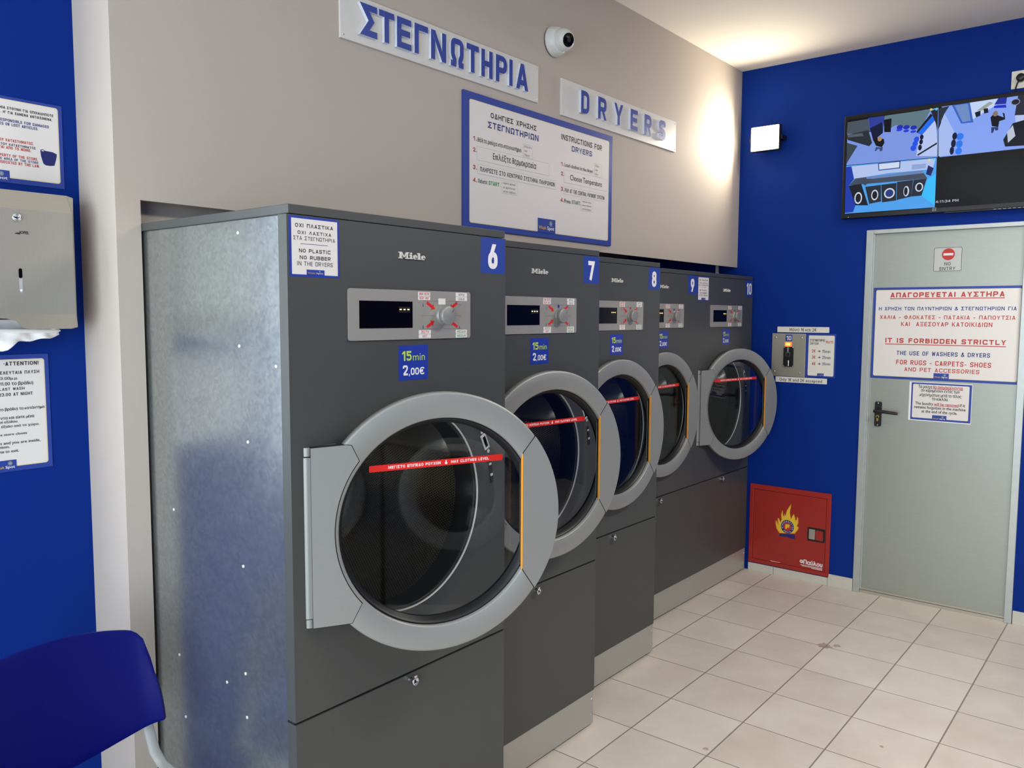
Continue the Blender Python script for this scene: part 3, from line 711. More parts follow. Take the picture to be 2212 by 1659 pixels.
SCR=[
 ('7d98e4',[(0.002,2.609),(0.451,2.618),(0.457,2.37),(0.003,2.378)]),
 ('4a5560',[(0.002,2.609),(0.108,2.611),(0.121,2.54),(-0.001,2.546)]),
 ('2c3f9a',[(0.108,2.617),(0.192,2.616),(0.186,2.532),(0.121,2.54)]),
 ('5f7a86',[(0.192,2.616),(0.415,2.616),(0.364,2.508),(0.344,2.535),(0.248,2.559),(0.191,2.531)]),
 ('0d0f18',[(0.188,2.595),(0.227,2.597),(0.225,2.526),(0.193,2.531)]),
 ('2a2f38',[(-0.001,2.541),(0.111,2.552),(0.133,2.482),(0.119,2.466),(0.005,2.514)]),
 ('55606a',[(0.004,2.54),(0.081,2.541),(0.087,2.524),(0.005,2.527)]),
 ('3a4650',[(0.001,2.499),(0.058,2.476),(0.01,2.398),(0.004,2.383)]),
 ('12183a',[(0.12,2.561),(0.179,2.584),(0.186,2.527),(0.138,2.492)]),
 ('1f6df0',[(0.355,2.504),(0.425,2.583),(0.44,2.561),(0.379,2.491)]),
 ('141822',[(0.35,2.51),(0.416,2.594),(0.425,2.583),(0.357,2.504)]),
 ('b9c8f5',[(0.379,2.491),(0.44,2.561),(0.453,2.442),(0.454,2.375),(0.355,2.387),(0.365,2.483)]),
 ('20242e',[(0.415,2.607),(0.449,2.615),(0.451,2.501),(0.441,2.542)]),
 ('1a2030',[(0.359,2.394),(0.451,2.445),(0.452,2.436),(0.364,2.387)]),
 ('11151c',[(0.138,2.497),(0.152,2.508),(0.192,2.495),(0.196,2.474),(0.184,2.453),(0.154,2.464)]),
 ('3a4a80',[(0.154,2.457),(0.189,2.452),(0.187,2.435),(0.175,2.431),(0.172,2.446),(0.162,2.445),(0.155,2.436),(0.148,2.437)]),
 ('2a3142',[(0.455,2.615),(0.501,2.619),(0.48,2.585),(0.454,2.52)]),
 ('a7bdf2',[(0.456,2.51),(0.48,2.585),(0.533,2.48),(0.516,2.374),(0.461,2.373)]),
 ('3a67c8',[(0.512,2.621),(0.593,2.621),(0.613,2.522),(0.558,2.523)]),
 ('6f8fc8',[(0.525,2.617),(0.584,2.618),(0.601,2.531),(0.564,2.53)]),
 ('c5d8fa',[(0.593,2.621),(0.716,2.622),(0.717,2.596),(0.61,2.537)]),
 ('9aa59a',[(0.625,2.577),(0.679,2.612),(0.696,2.604),(0.651,2.574)]),
 ('14182c',[(0.617,2.569),(0.642,2.575),(0.643,2.551),(0.624,2.544)]),
 ('14182c',[(0.655,2.582),(0.674,2.582),(0.677,2.56),(0.658,2.558)]),
 ('2030a0',[(0.716,2.622),(0.754,2.622),(0.751,2.591),(0.701,2.594)]),
 ('2030c8',[(0.701,2.59),(0.751,2.587),(0.754,2.572),(0.699,2.578)]),
 ('10141f',[(0.687,2.535),(0.699,2.548),(0.72,2.54),(0.744,2.527),(0.738,2.551),(0.747,2.545),(0.751,2.517),(0.726,2.511),(0.723,2.483),(0.695,2.492)]),
 ('26366a',[(0.693,2.487),(0.723,2.483),(0.723,2.469),(0.711,2.468),(0.708,2.48),(0.701,2.458),(0.694,2.459)]),
 ('151a26',[(0.747,2.419),(0.784,2.493),(0.845,2.505),(0.851,2.38),(0.757,2.385)]),
 ('bcc6d6',[(0.762,2.454),(0.785,2.484),(0.798,2.431),(0.768,2.402)]),
 ('4fa3f0',[(0.003,2.375),(0.454,2.367),(0.455,2.116),(0.005,2.116)]),
 ('b4c6f0',[(0.029,2.369),(0.449,2.364),(0.437,2.311),(0.219,2.313),(0.044,2.3)]),
 ('2c4a9a',[(0.168,2.37),(0.28,2.37),(0.28,2.332),(0.172,2.331)]),
 ('d2ddf6',[(0.173,2.366),(0.275,2.366),(0.275,2.337),(0.176,2.336)]),
 ('8fa6d8',[(0.336,2.344),(0.406,2.343),(0.402,2.319),(0.337,2.319)]),
 ('1f3cae',[(0.001,2.368),(0.031,2.369),(0.047,2.3),(0.02,2.266),(0.06,2.157),(0.048,2.122),(0.005,2.12)]),
 ('6a86b8',[(0.115,2.304),(0.391,2.311),(0.397,2.285),(0.121,2.282)]),
 ('454e60',[(0.022,2.268),(0.054,2.302),(0.113,2.304),(0.107,2.258),(0.141,2.291),(0.396,2.295),(0.414,2.266),(0.086,2.267)]),
 ('1c2029',[(0.02,2.266),(0.086,2.27),(0.126,2.152),(0.06,2.157)]),
 ('2a303c',[(0.107,2.252),(0.187,2.255),(0.191,2.167),(0.131,2.159)]),
 ('262c38',[(0.189,2.255),(0.265,2.258),(0.267,2.166),(0.196,2.162)]),
 ('2a303c',[(0.267,2.263),(0.346,2.265),(0.34,2.18),(0.269,2.168)]),
 ('262c38',[(0.348,2.265),(0.411,2.266),(0.39,2.181),(0.34,2.18)]),
 ('1b2360',[(0.406,2.289),(0.415,2.333),(0.442,2.315),(0.429,2.277)]),
 ('39c0ff',[(0.416,2.263),(0.452,2.284),(0.455,2.125),(0.39,2.181)]),
]
ELL=[
 ('1c2fb0',0.27,2.545,0.016,0.012),
 ('1c2fb0',0.302,2.541,0.016,0.011),
 ('1c2fb0',0.337,2.534,0.016,0.011),
 ('2a3be0',0.268,2.532,0.015,0.007),
 ('2a3be0',0.302,2.522,0.014,0.007),
 ('2a3be0',0.336,2.514,0.014,0.007),
 ('2450e8',0.354,2.472,0.013,0.014),
 ('2450e8',0.348,2.451,0.013,0.014),
 ('2450e8',0.34,2.429,0.014,0.015),
 ('0c1030',0.378,2.48,0.009,0.013),
 ('0c1030',0.376,2.456,0.009,0.013),
 ('0c1030',0.372,2.428,0.009,0.015),
 ('b08a60',0.172,2.497,0.011,0.012),
 ('8a7860',0.708,2.55,0.011,0.013),
 ('2a7af5',0.556,2.46,0.017,0.017),
 ('2a7af5',0.555,2.423,0.015,0.019),
 ('2a7af5',0.553,2.388,0.015,0.017),
 ('10153a',0.532,2.465,0.011,0.018),
 ('10153a',0.528,2.429,0.011,0.02),
 ('10153a',0.522,2.394,0.01,0.02),
 ('cfd8e8',0.073,2.195,0.02,0.032),
 ('1a1e28',0.073,2.195,0.014,0.024),
 ('cfd8e8',0.158,2.204,0.018,0.028),
 ('1a1e28',0.158,2.204,0.013,0.021),
 ('cfd8e8',0.232,2.207,0.027,0.027),
 ('2a3a80',0.232,2.207,0.02,0.02),
 ('cfd8e8',0.315,2.21,0.014,0.027),
 ('1a1e28',0.313,2.21,0.009,0.021),
 ('cfd8e8',0.377,2.225,0.019,0.023),
 ('1a1e28',0.377,2.225,0.013,0.017),
 ('8a93a8',0.791,2.593,0.019,0.016),
 ('20242e',0.791,2.593,0.016,0.012),
 ('d8d060',0.417,2.614,0.006,0.006),
 ('58c8e0',0.442,2.612,0.006,0.007),
 ('e8e060',0.419,2.36,0.005,0.006),
 ('60d8f0',0.44,2.359,0.005,0.006),
]

# ------------------------------------------------------------------ the setting
XF = 3.688      # far blue wall
YW = 0.632      # face of the grey wall above the dryers
ZB = 1.845      # lower edge of that wall
ZC = 3.0
YB = 0.835      # blue wall on the left
XP = -0.061     # white return between the two
XW = -3.2; YS = -4.2
b = B(); b.box(XW-.2, XF+.2, YS-.2, 1.6, -.15, 0, 'floor_tiles'); struct(b.build('floor'))
b = B(); b.box(XW-.2, XF+.2, YS-.2, 1.6, ZC, ZC+.15, 'ceiling_paint'); struct(b.build('ceiling'))
b = B()
b.box(XP, XF, YW, YW+.0125, ZB, ZC, 'grey_wall_paint')
b.box(XP, .004, YW, YB+.02, 0, ZB, 'grey_wall_paint')
b.box(XP, .004, YW+.0125, YB+.02, ZB, ZC, 'grey_wall_paint')
struct(b.build('wall_front'))
XL = -.64       # the left wall is glazed beyond this point, from sill height up
b = B(); b.box(XL, XP, YB, YB+.15, 0, ZC, 'blue_wall_paint'); b.box(XW-.2, XL, YB, YB+.15, 0, .95, 'blue_wall_paint'); b.box(XW-.2, XL, YB, YB+.15, 2.65, ZC, 'blue_wall_paint')
struct(b.build('wall_left'))
b = B()
for x in (-3.2, -2.35, -1.48, XL-.04): b.box(x, x+.04, YB+.03, YB+.1, .95, 2.65, 'black_plastic')
w2 = struct(b.build('window_2'))
b = B(); b.box(-3.2, XL, YB+.06, YB+.07, .95, 2.65, 'shop_glass'); b.build('pane', w2)
b = B(); b.box(-14, 10, -14, 14, -.3, -.16, 'street'); struct(b.build('ground'))
b = B(); b.box(XP, XF, 1.4, 1.55, 0, ZC, 'grey_wall_paint'); struct(b.build('wall_back'))
# far wall with the door opening  (door leaf y -.126 .. -.872)
DY0, DY1, DZ = -.135, -.872, 2.022
b = B()
b.box(XF, XF+.15, DY0, 1.4, 0, ZC, 'blue_wall_paint')
b.box(XF, XF+.15, DY1, DY0, DZ, ZC, 'blue_wall_paint')
b.box(XF, XF+.15, YS, DY1, 0, ZC, 'blue_wall_paint')
struct(b.build('wall_right'))
b = B(); b.box(XW-.2, XF+.15, YS-.15, YS, 0, ZC, 'blue_wall_paint')
struct(b.build('wall_rear'))
# glazed shop front at x = -3.2
b = B(); b.box(XW-.15, XW, YS, -3.6, 0, ZC, 'blue_wall_paint'); b.box(XW-.15, XW, .5, YB, 0, ZC, 'blue_wall_paint')
b.box(XW-.15, XW, -3.6, .5, 2.65, ZC, 'off_white_paint'); b.box(XW-.15, XW, -3.6, .5, 0, .25, 'off_white_paint')
struct(b.build('wall_entrance'))
b = B()
for y in (-3.6, -2.58, -1.55, -.53, .46): b.box(XW-.1, XW-.03, y, y+.04, .25, 2.65, 'black_plastic')
w1 = struct(b.build('window_1'))
b = B(); b.box(XW-.07, XW-.06, -3.6, .5, .25, 2.65, 'shop_glass'); b.build('pane', w1)

# tiled skirting along the far wall
b = B()
for y0, y1 in ((.506, .3485), (.3465, .0275), (.0255, -.112), (-.895, -1.2), (-1.202, -1.5), (-1.502, -1.8)):
    b.box(XF-.009, XF, y1, y0, 0, .07 if y0 < .03 else .047, 'skirting_tile', .0012)
struct(b.build('baseboard_right'))

# steel service door in the far wall; canonical frame: u = -y, front = -y', so rotate by -90 degrees
RZ = -PI/2
def far(name, label, cat, group=None, x=XF):
    return thing(name, label, cat, (x, 0, 0), RZ, group)
door = link('door_1', None); door.location = (XF, 0, 0); door.rotation_euler = (0, 0, RZ); struct(door)
b = B()
b.box(.150, .858, .012, .055, .018, 2.0, 'door_metal', .002)
b.box(.150, .858, .004, .014, .018, .028, 'steel_box')
b.build('door_leaf', door)
b = B()
b.box(.114, .150, -.010, .06, 0, 2.022, 'door_frame_metal', .002); b.box(.858, .892, -.010, .06, 0, 2.022, 'door_frame_metal', .002)
b.box(.1502, .8578, -.010, .06, 2.0, 2.022, 'door_frame_metal', .002)
b.box(.1505, .158, -.002, .0115, .02, 1.999, 'door_frame_metal'); b.box(.1505, .8575, .0, .06, 0, .016, 'steel_box')
b.build('door_frame', door)
b = B()
b.prism(rrect(.190, .226, .949, 1.086, .009), .004, .012, 'black_plastic')
b.build('handle_plate', door)
b = B()
b.tube([(.206, .006, 1.036), (.206, -.035, 1.036)], .010, 'black_plastic')
b.tube([(.197, -.040, 1.037), (.215, -.041, 1.037), (.25, -.040, 1.036), (.30, -.038, 1.032), (.318, -.036, 1.030)], [.009, .0105, .009, .0085, .007], 'black_plastic')
b.build('handle_lever', door)
b = B(); b.prism(ell(.207, 1.004, .0085, .0085), -.002, .006, 'brass'); b.prism(rrect(.2025, .2115, .978, 1.004, .004), -.002, .006, 'brass')
b.plane(ell(.207, 1.005, .003, .003), -.0022, 'black_plastic'); b.build('lock_cylinder', door)
for z in (1.078, .957):
    b = B(); b.lathe([(.003, .003), (.003, .002), (0, .0015)], 'bright_chrome', 12, cx=.208, cz=z); b.build('screw', door)

# ------------------------------------------------------------------ dryers
DW = .7245; DH = 1.785; HX, HY = .045, .0044; CC, ZD, RO, RI = .3171, 1.0598, .3117, .2505
def panel_with_hole(b, x0, x1, z0, z1, cx, cz, r, y0, y1, m, n=72):
    angs = [2*PI*i/n for i in range(n)]+[math.atan2(z-cz, x-cx) % (2*PI) for x in (x0, x1) for z in (z0, z1)]
    angs = sorted(set(round(a, 6) for a in angs)); O = []; I = []
    for a in angs:
        c, s_ = math.cos(a), math.sin(a)
        t = min(((x1-cx)/c if c > 1e-9 else (x0-cx)/c if c < -1e-9 else 9), ((z1-cz)/s_ if s_ > 1e-9 else (z0-cz)/s_ if s_ < -1e-9 else 9))
        O.append((cx+t*c, cz+t*s_)); I.append((cx+r*c, cz+r*s_))
    N = len(angs)
    vs = [(p[0], y0, p[1]) for p in O]+[(p[0], y0, p[1]) for p in I]+[(p[0], y1, p[1]) for p in O]
    b.mesh(vs, [(i, (i+1) % N, N+(i+1) % N, N+i) for i in range(N)]+[(i, 2*N+i, 2*N+(i+1) % N, (i+1) % N) for i in range(N)], m)

PM = {}
def proto(name, fn):
    if name not in PM:
        b = B(); fn(b); PM[name] = b.data(name)
    return PM[name]

def p_casing(b):
    x0, x1, y0, y1, z0, z1 = .012, DW-.012, .028, .95, .138, 1.7645
    vs = [(x, y, z) for x in (x0, x1) for y in (y0, y1) for z in (z0, z1)]
    b.mesh(vs, [(0, 1, 3, 2), (4, 6, 7, 5), (2, 3, 7, 6), (0, 2, 6, 4), (1, 5, 7, 3)], 'galvanised_steel')
def p_lid(b):
    b.box(.005, DW-.003, .0, .95, 1.7652, DH, 'dryer_grey', .0015)
PCX, PCZ = .3625, 1.063
def p_front(b):
    panel_with_hole(b, 0, DW, .6445, 1.7635, PCX, PCZ, .292, 0, .03, 'dryer_grey')
    b.lathe([(.292, 0), (.288, .0015), (.262, .012), (.258, .012)], 'dryer_grey', 96, cx=PCX, cz=PCZ)
    b.box(0, DW, .004, .029, .6385, .6447, 'dark_gap')
def p_service(b):
    b.box(0, DW, 0, .03, .1395, .6385, 'dryer_grey', .001)
def p_lock(b):
    cx, cz = .352, .6225
    b.lathe([(.0098, 0), (.0092, -.004), (.0085, -.013), (.0105, -.016), (.0105, -.019), (.0065, -.0195), (.006, -.016), (0, -.016)], 'chrome', 28, cx=cx, cz=cz)
    b.box(cx-.0045, cx+.0045, -.019, -.010, cz+.008, cz+.016, 'chrome', .001)
    b.box(cx-.0022, cx+.0022, -.0172, -.0162, cz-.005, cz+.002, 'black_gloss')
def p_plinth(b):
    b.box(.001, DW-.001, .003, .94, .010, .138, 'brushed_steel', .001)
    b.box(.02, DW-.02, .03, .92, .0, .010, 'dark_gap')
def p_pscrew(b):
    b.lathe([(.0045, .003), (.004, .0012), (0, .0005)], 'chrome', 12, cx=DW-.012, cz=0)
def p_rim(b):
    b.lathe([(.2595, .0115), (.2585, .0095), (.2565, .009), (.2553, .0105), (.2553, .016)], 'bright_chrome', 96, cx=PCX, cz=PCZ)
    b.lathe([(.2555, .014), (.250, .012), (.2475, .02), (.2475, .085)], 'black_rubber', 96, cx=PCX, cz=PCZ)
def p_drum(b):
    n = 72; r = .318; y0, y1 = .085, .60
    for i in range(n):
        a0, a1 = 2*PI*i/n, 2*PI*(i+1)/n
        P = lambda a, y, q=r: (PCX+q*math.cos(a), y, PCZ+q*math.sin(a))
        b.face([P(a0, y0), P(a1, y0), P(a1, y1), P(a0, y1)], 'perforated_drum', True, [(a0*r, y0), (a1*r, y0), (a1*r, y1), (a0*r, y1)])
        b.face([P(a0, y0, .2475), P(a1, y0, .2475), P(a1, y0), P(a0, y0)], 'drum_steel')
        # back disc: smooth hub, perforated sectors, smooth outer band
        sect = (i % 24) < 17
        for ra, rb, pf in ((0, .10, False), (.10, .255, sect), (.255, r, False)):
            q = [P(a0, y1, rb), P(a1, y1, rb), P(a1, y1, max(ra, .0001)), P(a0, y1, max(ra, .0001))]
            b.face(q, 'perforated_drum' if pf else 'drum_steel', False, [(p[0], p[2]) for p in q] if pf else None)
    b.lathe([(.10, .598), (.09, .575), (.06, .566), (0, .564)], 'drum_steel', 40, cx=PCX, cz=PCZ)
    b.lathe([(.262, .599), (.27, .588), (.30, .584), (.316, .595)], 'drum_steel', 72, cx=PCX, cz=PCZ)
def p_lifter(k):
    def f(b):
        a = math.radians(25+120*k); rows = []
        for y in (.09, .14, .34, .54, .598):
            hgt = .0 if y in (.09, .598) else .058
            row = []
            for j in range(-4, 5):
                aa = a+j*.045; rr = .317-hgt*math.cos(j/4*PI/2)**1.5
                row.append((PCX+rr*math.cos(aa), y, PCZ+rr*math.sin(aa)))
            rows.append(row)
        vs = [p for r in rows for p in r]
        b.mesh(vs, [(i*9+j, i*9+j+1, (i+1)*9+j+1, (i+1)*9+j) for i in range(4) for j in range(8)], 'drum_steel', True)
    return f
def p_latch(b):
    mx = Matrix.Translation((.637, 0, 1.203)) @ Matrix.Rotation(math.radians(-26), 4, 'Y')
    b.box(-.0105, .0105, -.003, 0, -.023, .023, 'bright_chrome', .001, mx); b.box(-.0055, .0055, -.0034, -.003, -.016, .016, 'black_gloss', 0, mx)
    for dz in (.031, -.031):
        b.mesh(*(lambda v: (v, [tuple(range(12))]))([(.0055*math.cos(k*PI/6), -.002, dz+.0055*math.sin(k*PI/6)) for k in range(12)][::-1]), 'bright_chrome', False, mx)
def p_latch2(b):
    mx = Matrix.Translation((.662, 0, 1.123)) @ Matrix.Rotation(math.radians(-9), 4, 'Y')
    b.box(-.007, .007, -.001, 0, -.04, .03, 'black_plastic', 0, mx)
    b.box(-.005, .004, -.0025, -.001, .012, .018, 'bright_chrome', 0, mx); b.box(-.004, .005, -.0025, -.001, -.020, -.013, 'bright_chrome', 0, mx)
def p_fascia(b):
    b.prism(rrect(.161, .5735, 1.4914, 1.6117, .006), -.0045, 0, 'fascia_silver')
    for z, x0, x1 in ((1.5865, .396, .534), (1.5495, .393, .4365), (1.5495, .495, .536), (1.5160, .391, .452), (1.5160, .470, .536)):
        b.plane([(x0, z-.0003), (x1, z-.0003), (x1, z+.0003), (x0, z+.0003)], -.0047, 'ink_pencil')
    for bx, bz, tx, tz in ((.4105, 1.5825, .4395, 1.5655), (.5215, 1.5835, .4925, 1.5655), (.4105, 1.5205, .4365, 1.5365), (.5225, 1.5205, .4945, 1.5365)):
        d = Vector((tx-bx, tz-bz)); L = d.length; d.normalize(); n = Vector((-d.y, d.x)); o = Vector((bx, bz))
        p = [o+n*.0038, o-n*.0038, o+d*L*.62-n*.0038, o+d*L*.62-n*.0085, o+d*L, o+d*L*.62+n*.0085, o+d*L*.62+n*.0038]
        b.plane([tuple(q) for q in p], -.0048, 'level_red')
    for x, z in ((.397, 1.577), (.397, 1.522), (.530, 1.5205)):
        b.plane([(x-.0008, z-.004), (x+.0008, z-.004), (x+.0008, z+.003), (x-.0008, z+.003)], -.0048, 'ink_black'); b.plane(ell(x, z-.0035, .0014, .0014, 10), -.0049, 'ink_black')
    for q in thick(ell(.530, 1.578, .002, .002, 12), .0007, True): b.plane(q, -.0048, 'ink_black')
def p_display(b):
    b.box(.1915, .3605, -.0052, -.004, 1.5195, 1.584, 'black_gloss')
    b.plane([(.3145, 1.557), (.3525, 1.557), (.3525, 1.571), (.3145, 1.571)], -.0054, 'black_plastic')
    for k in range(3): b.plane([(.3175+.0128*k, 1.5632), (.3232+.0128*k, 1.5632), (.3232+.0128*k, 1.5656), (.3175+.0128*k, 1.5656)], -.0056, 'segment_amber')
def p_knob(b):
    cx, cz = .4665, 1.5505
    b.lathe([(.0235, -.0045), (.0235, -.010), (.0215, -.0115), (.0215, -.0145), (.0238, -.016), (.0245, -.026), (.0235, -.0285), (.021, -.0295), (0, -.0298)], 'silver_paint', 48, cx=cx, cz=cz)
    for q in thick([(cx+.010, cz+.008), (cx+.0165, cz+.0145)], .001): b.plane(q, -.0301, 'black_plastic')
def p_label(x0, x1, z0, z1, a, c, m):
    def f(b):
        zm = (z0+z1)/2
        b.prism(rrect(x0, x1, zm+.0004, z1, .0015, 3), -.0050, -.0045, 'paper_white'); b.prism(rrect(x0, x1, z0, zm-.0004, .0015, 3), -.0050, -.0045, 'paper_white')
        for t, zz in ((a, zm+.0022), (c, z0+.0018)):
            w = (x1-x0)*min(.8, .13*len(t)); xm = (x0+x1)/2
            T(b, t, xm-w/2, xm+w/2, zz, .0062, -.0052, m, .01)
    return f
LABELS = (('very_hot', (.380, .422, 1.5885, 1.6085, 'ΠΟΛΥ ΖΕΣΤΟ', 'VERY HOT', 'ink_red')), ('cold', (.5165, .5595, 1.5885, 1.6095, 'ΚΡΥΟ', 'COLD', 'ink_blue')),
          ('hot', (.382, .424, 1.4935, 1.5135, 'ΖΕΣΤΟ', 'HOT', 'ink_red')), ('medium', (.5165, .559, 1.4925, 1.513, 'ΜΕΣΑΙΟ', 'MEDIUM', 'ink_green')))
def p_brand(b):
    # slab-serif relief lettering, 94 mm wide and 16 mm high
    x0, z0, h = .319, 1.6875, .0160; t = .0042; k = [0]
    def pr(p): b.prism([(x0+u, z0+v) for u, v in p], -.0040-.00008*k[0], -.0003, 'bright_chrome'); k[0] += 1
    def bar(u0, u1, v0, v1): pr([(u0, v0), (u1, v0), (u1, v1), (u0, v1)])
    sl = .0024
    for u in (.0035, .0245): bar(u, u+t, 0, h)
    pr([(.0035, h), (.0085, h), (.0178, .0035), (.0146, .0035)]); pr([(.0287, h), (.0240, h), (.0146, .0035), (.0178, .0035)])
    bar(0, .0105, 0, sl); bar(.0218, .0322, 0, sl); bar(0, .006, h-sl, h); bar(.0265, .0322, h-sl, h)
    bar(.0372, .0414, 0, .0108); bar(.0345, .0441, 0, sl); bar(.0345, .0395, .0108-sl, .0108); pr([(.0393+.0024*math.cos(q*PI/6), .0138+.0024*math.sin(q*PI/6)) for q in range(12)])
    def e(c):
        ring = [(c+.0068*math.cos(a), .0054+.0056*math.sin(a)) for a in [math.radians(-42-i*318/22) for i in range(23)]]
        inner = [(c+.0028*math.cos(a), .0054+.0034*math.sin(a)) for a in [math.radians(-52-i*308/22) for i in range(23)]]
        for i in range(22): b.prism([(x0+q[0], z0+q[1]) for q in (ring[i], ring[i+1], inner[i+1], inner[i])], -.0040, -.0003, 'bright_chrome')
        bar(c-.0040, c+.0062, .0046, .0066)
    e(.0533); bar(.0645, .0688, 0, h); bar(.0620, .0713, 0, sl); bar(.0620, .0665, h-sl, h); e(.0812)
    b.box(x0+.001, x0+.093, -.0004, -.0001, z0-.0006, z0+.0006, 'dark_gap')
def p_price(b):
    b.prism(rrect(.3175, .4175, 1.390, 1.4765, .003), -.0004, 0, 'sticker_blue')
    G(b, '1', .3285, .3395, 1.4385, 1.4625, -.0007, None, 'lime_print', .2); G(b, '5', .3435, .3605, 1.4385, 1.4625, -.0007, None, 'lime_print', .2)
    T(b, 'min', .365, .4065, 1.4385, .0185, -.0007, 'lime_print')
    G(b, '2', .3305, .3475, 1.4025, 1.4275, -.0007, None, 'white_print', .2)
    for c, x0, x1 in ((',', .350, .356), ('0', .3575, .3705), ('0', .3725, .3855)): G(b, c, x0, x1, 1.4025, 1.4205, -.0007, None, 'white_print', .2)
    T(b, '€', .3875, .4035, 1.4025, .0185, -.0007, 'white_print', .015)
def p_number(s):
    def f(b):
        b.prism([(.6205, 1.6655), (.7215, 1.6655), (.7215, 1.7620), (.6205, 1.7620)], -.0003, 0, 'sign_blue')
        if len(s) == 1: G(b, s, .6495, .6895, 1.678, 1.7455, -.0006, None, 'white_print', .22)
        else: G(b, '1', .6355, .6585, 1.678, 1.7455, -.0006, None, 'white_print', .20); G(b, '0', .666, .706, 1.678, 1.7455, -.0006, None, 'white_print', .20)
    return f
def p_warning(b):
    b.prism(rrect(.0055, .1395, 1.6325, 1.7615, .003), -.0003, 0, 'sticker_blue')
    b.plane([(.0115, 1.6375), (.134, 1.6375), (.134, 1.7565), (.0115, 1.7565)], -.0006, 'paper_white')
    lines(b, WARN, -.0009)
def p_marker_square(b): b.box(.4520, .4775, -.0050, -.0045, 1.578, 1.5935, 'paper_cream')
def p_marker_blue(b): b.prism(ell(.4660, 1.5825, .005, .006), -.0050, -.0045, 'sticker_blue')
def p_marker_red(b): b.prism(ell(.4660, 1.5825, .005, .006), -.0050, -.0045, 'fire_red')
# door in its own frame: x from the hinge axis, front face at y = -.015
def p_ring(b):
    b.lathe([(RI, -.0125), (RI+.003, -.015), (.306, -.015), (.310, -.0135), (RO, -.010), (RO, .006), (.309, .008), (.264, .008), (.264, .026), (RI-.001, .026)], 'silver_paint', 120, cx=CC, cz=ZD, closed=True)
def hx(a, r=.3112): return (CC+r*math.cos(math.radians(a)), ZD+r*math.sin(math.radians(a)))
def p_handle(b):
    arc = [hx(-38.2+76.4*i/24) for i in range(25)]
    p = [(.528, ZD+.152), (.528, ZD-.142)]+arc
    b.prism(p, -.0158, .004, 'silver_paint')
    p2 = [(.5265, ZD+.1535), (.5265, ZD-.1435), hx(-38.6)]+[hx(-38+76*i/24, .3105) for i in range(25)]+[hx(38.6)]
    b.prism(p2, -.0153, .0, 'dark_gap')
def p_grip(b): b.box(.5246, .5279, -.0158, -.0085, ZD-.1405, ZD+.1505, 'orange_strip', .0008)
def p_hplate(b):
    def arc(r, a0, a1, n=20): return [(CC+r*math.cos(math.radians(a0+(a1-a0)*i/n)), ZD+r*math.sin(math.radians(a0+(a1-a0)*i/n))) for i in range(n+1)]
    def outline(e):
        up = arc(.2605+(-e), 141.2, 219.8)
        return [(.006, .8525-e), (.086+e, .8505-e), (.094+e, .851-e)]+[(q[0]+e, q[1]) for q in up[::-1]]+[(.097+e, 1.259+e), (.085+e, 1.261+e), (.006, 1.2585+e)]
    b.prism(outline(0), -.0158, .006, 'silver_paint'); b.prism(outline(.0012), -.0153, .004, 'dark_gap')
def p_barrel(b):
    b.tube([(.0, 0, .8735), (.0, 0, 1.2375)], .0125, 'silver_paint', 24)
    b.box(-.001, .013, -.0125, .008, .8735, 1.2375, 'silver_paint')
def p_seal(b):
    b.lathe([(RI-.001, -.003), (RI-.001, .027), (.2365, .027), (.2365, .0165), (.243, .010), (.246, -.003)], 'black_rubber', 96, cx=CC, cz=ZD, closed=True)
def p_glass(b):
    b.lathe([(0, .0195), (.238, .0195)], 'door_glass', 72, cx=CC, cz=ZD, smooth=False); b.lathe([(.238, .0235), (0, .0235)], 'door_glass', 72, cx=CC, cz=ZD, smooth=False)
def p_strip(b):
    mx = Matrix.Translation((.147, 0, 1.1875)) @ Matrix.Rotation(-math.radians(.85), 4, 'Y')
    b.prism(rrect(0, .340, 0, .0152, .0015, 3), .0188, .0193, 'level_red', None, mx)
    c = B(); T(c, 'ΜΕΓΙΣΤΟ ΕΠΙΠΕΔΟ ΡΟΥΧΩΝ', .046, .176, .0045, .0066, .0185, 'white_print', .02); T(c, 'MAX CLOTHES LEVEL', .203, .303, .0045, .0066, .0185, 'white_print', .02)
    c.plane([(.190, .0022), (.1945, .0068), (.1914, .0068), (.1914, .0125), (.1886, .0125), (.1886, .0068), (.1855, .0068)], .0185, 'white_print')
    b.mesh(c.v, c.f, 'white_print', False, mx)
def p_knuckle(b):
    for z0, z1 in ((.8525, .8715),):
        b.tube([(HX, HY, z0), (HX, HY, z1)], .0125, 'silver_paint', 24)
        b.box(HX, HX+.0125, HY-.0125, 0, z0, z1, 'silver_paint')
        b.box(HX, HX+.075, -.005, .0, z0, z1, 'silver_paint')

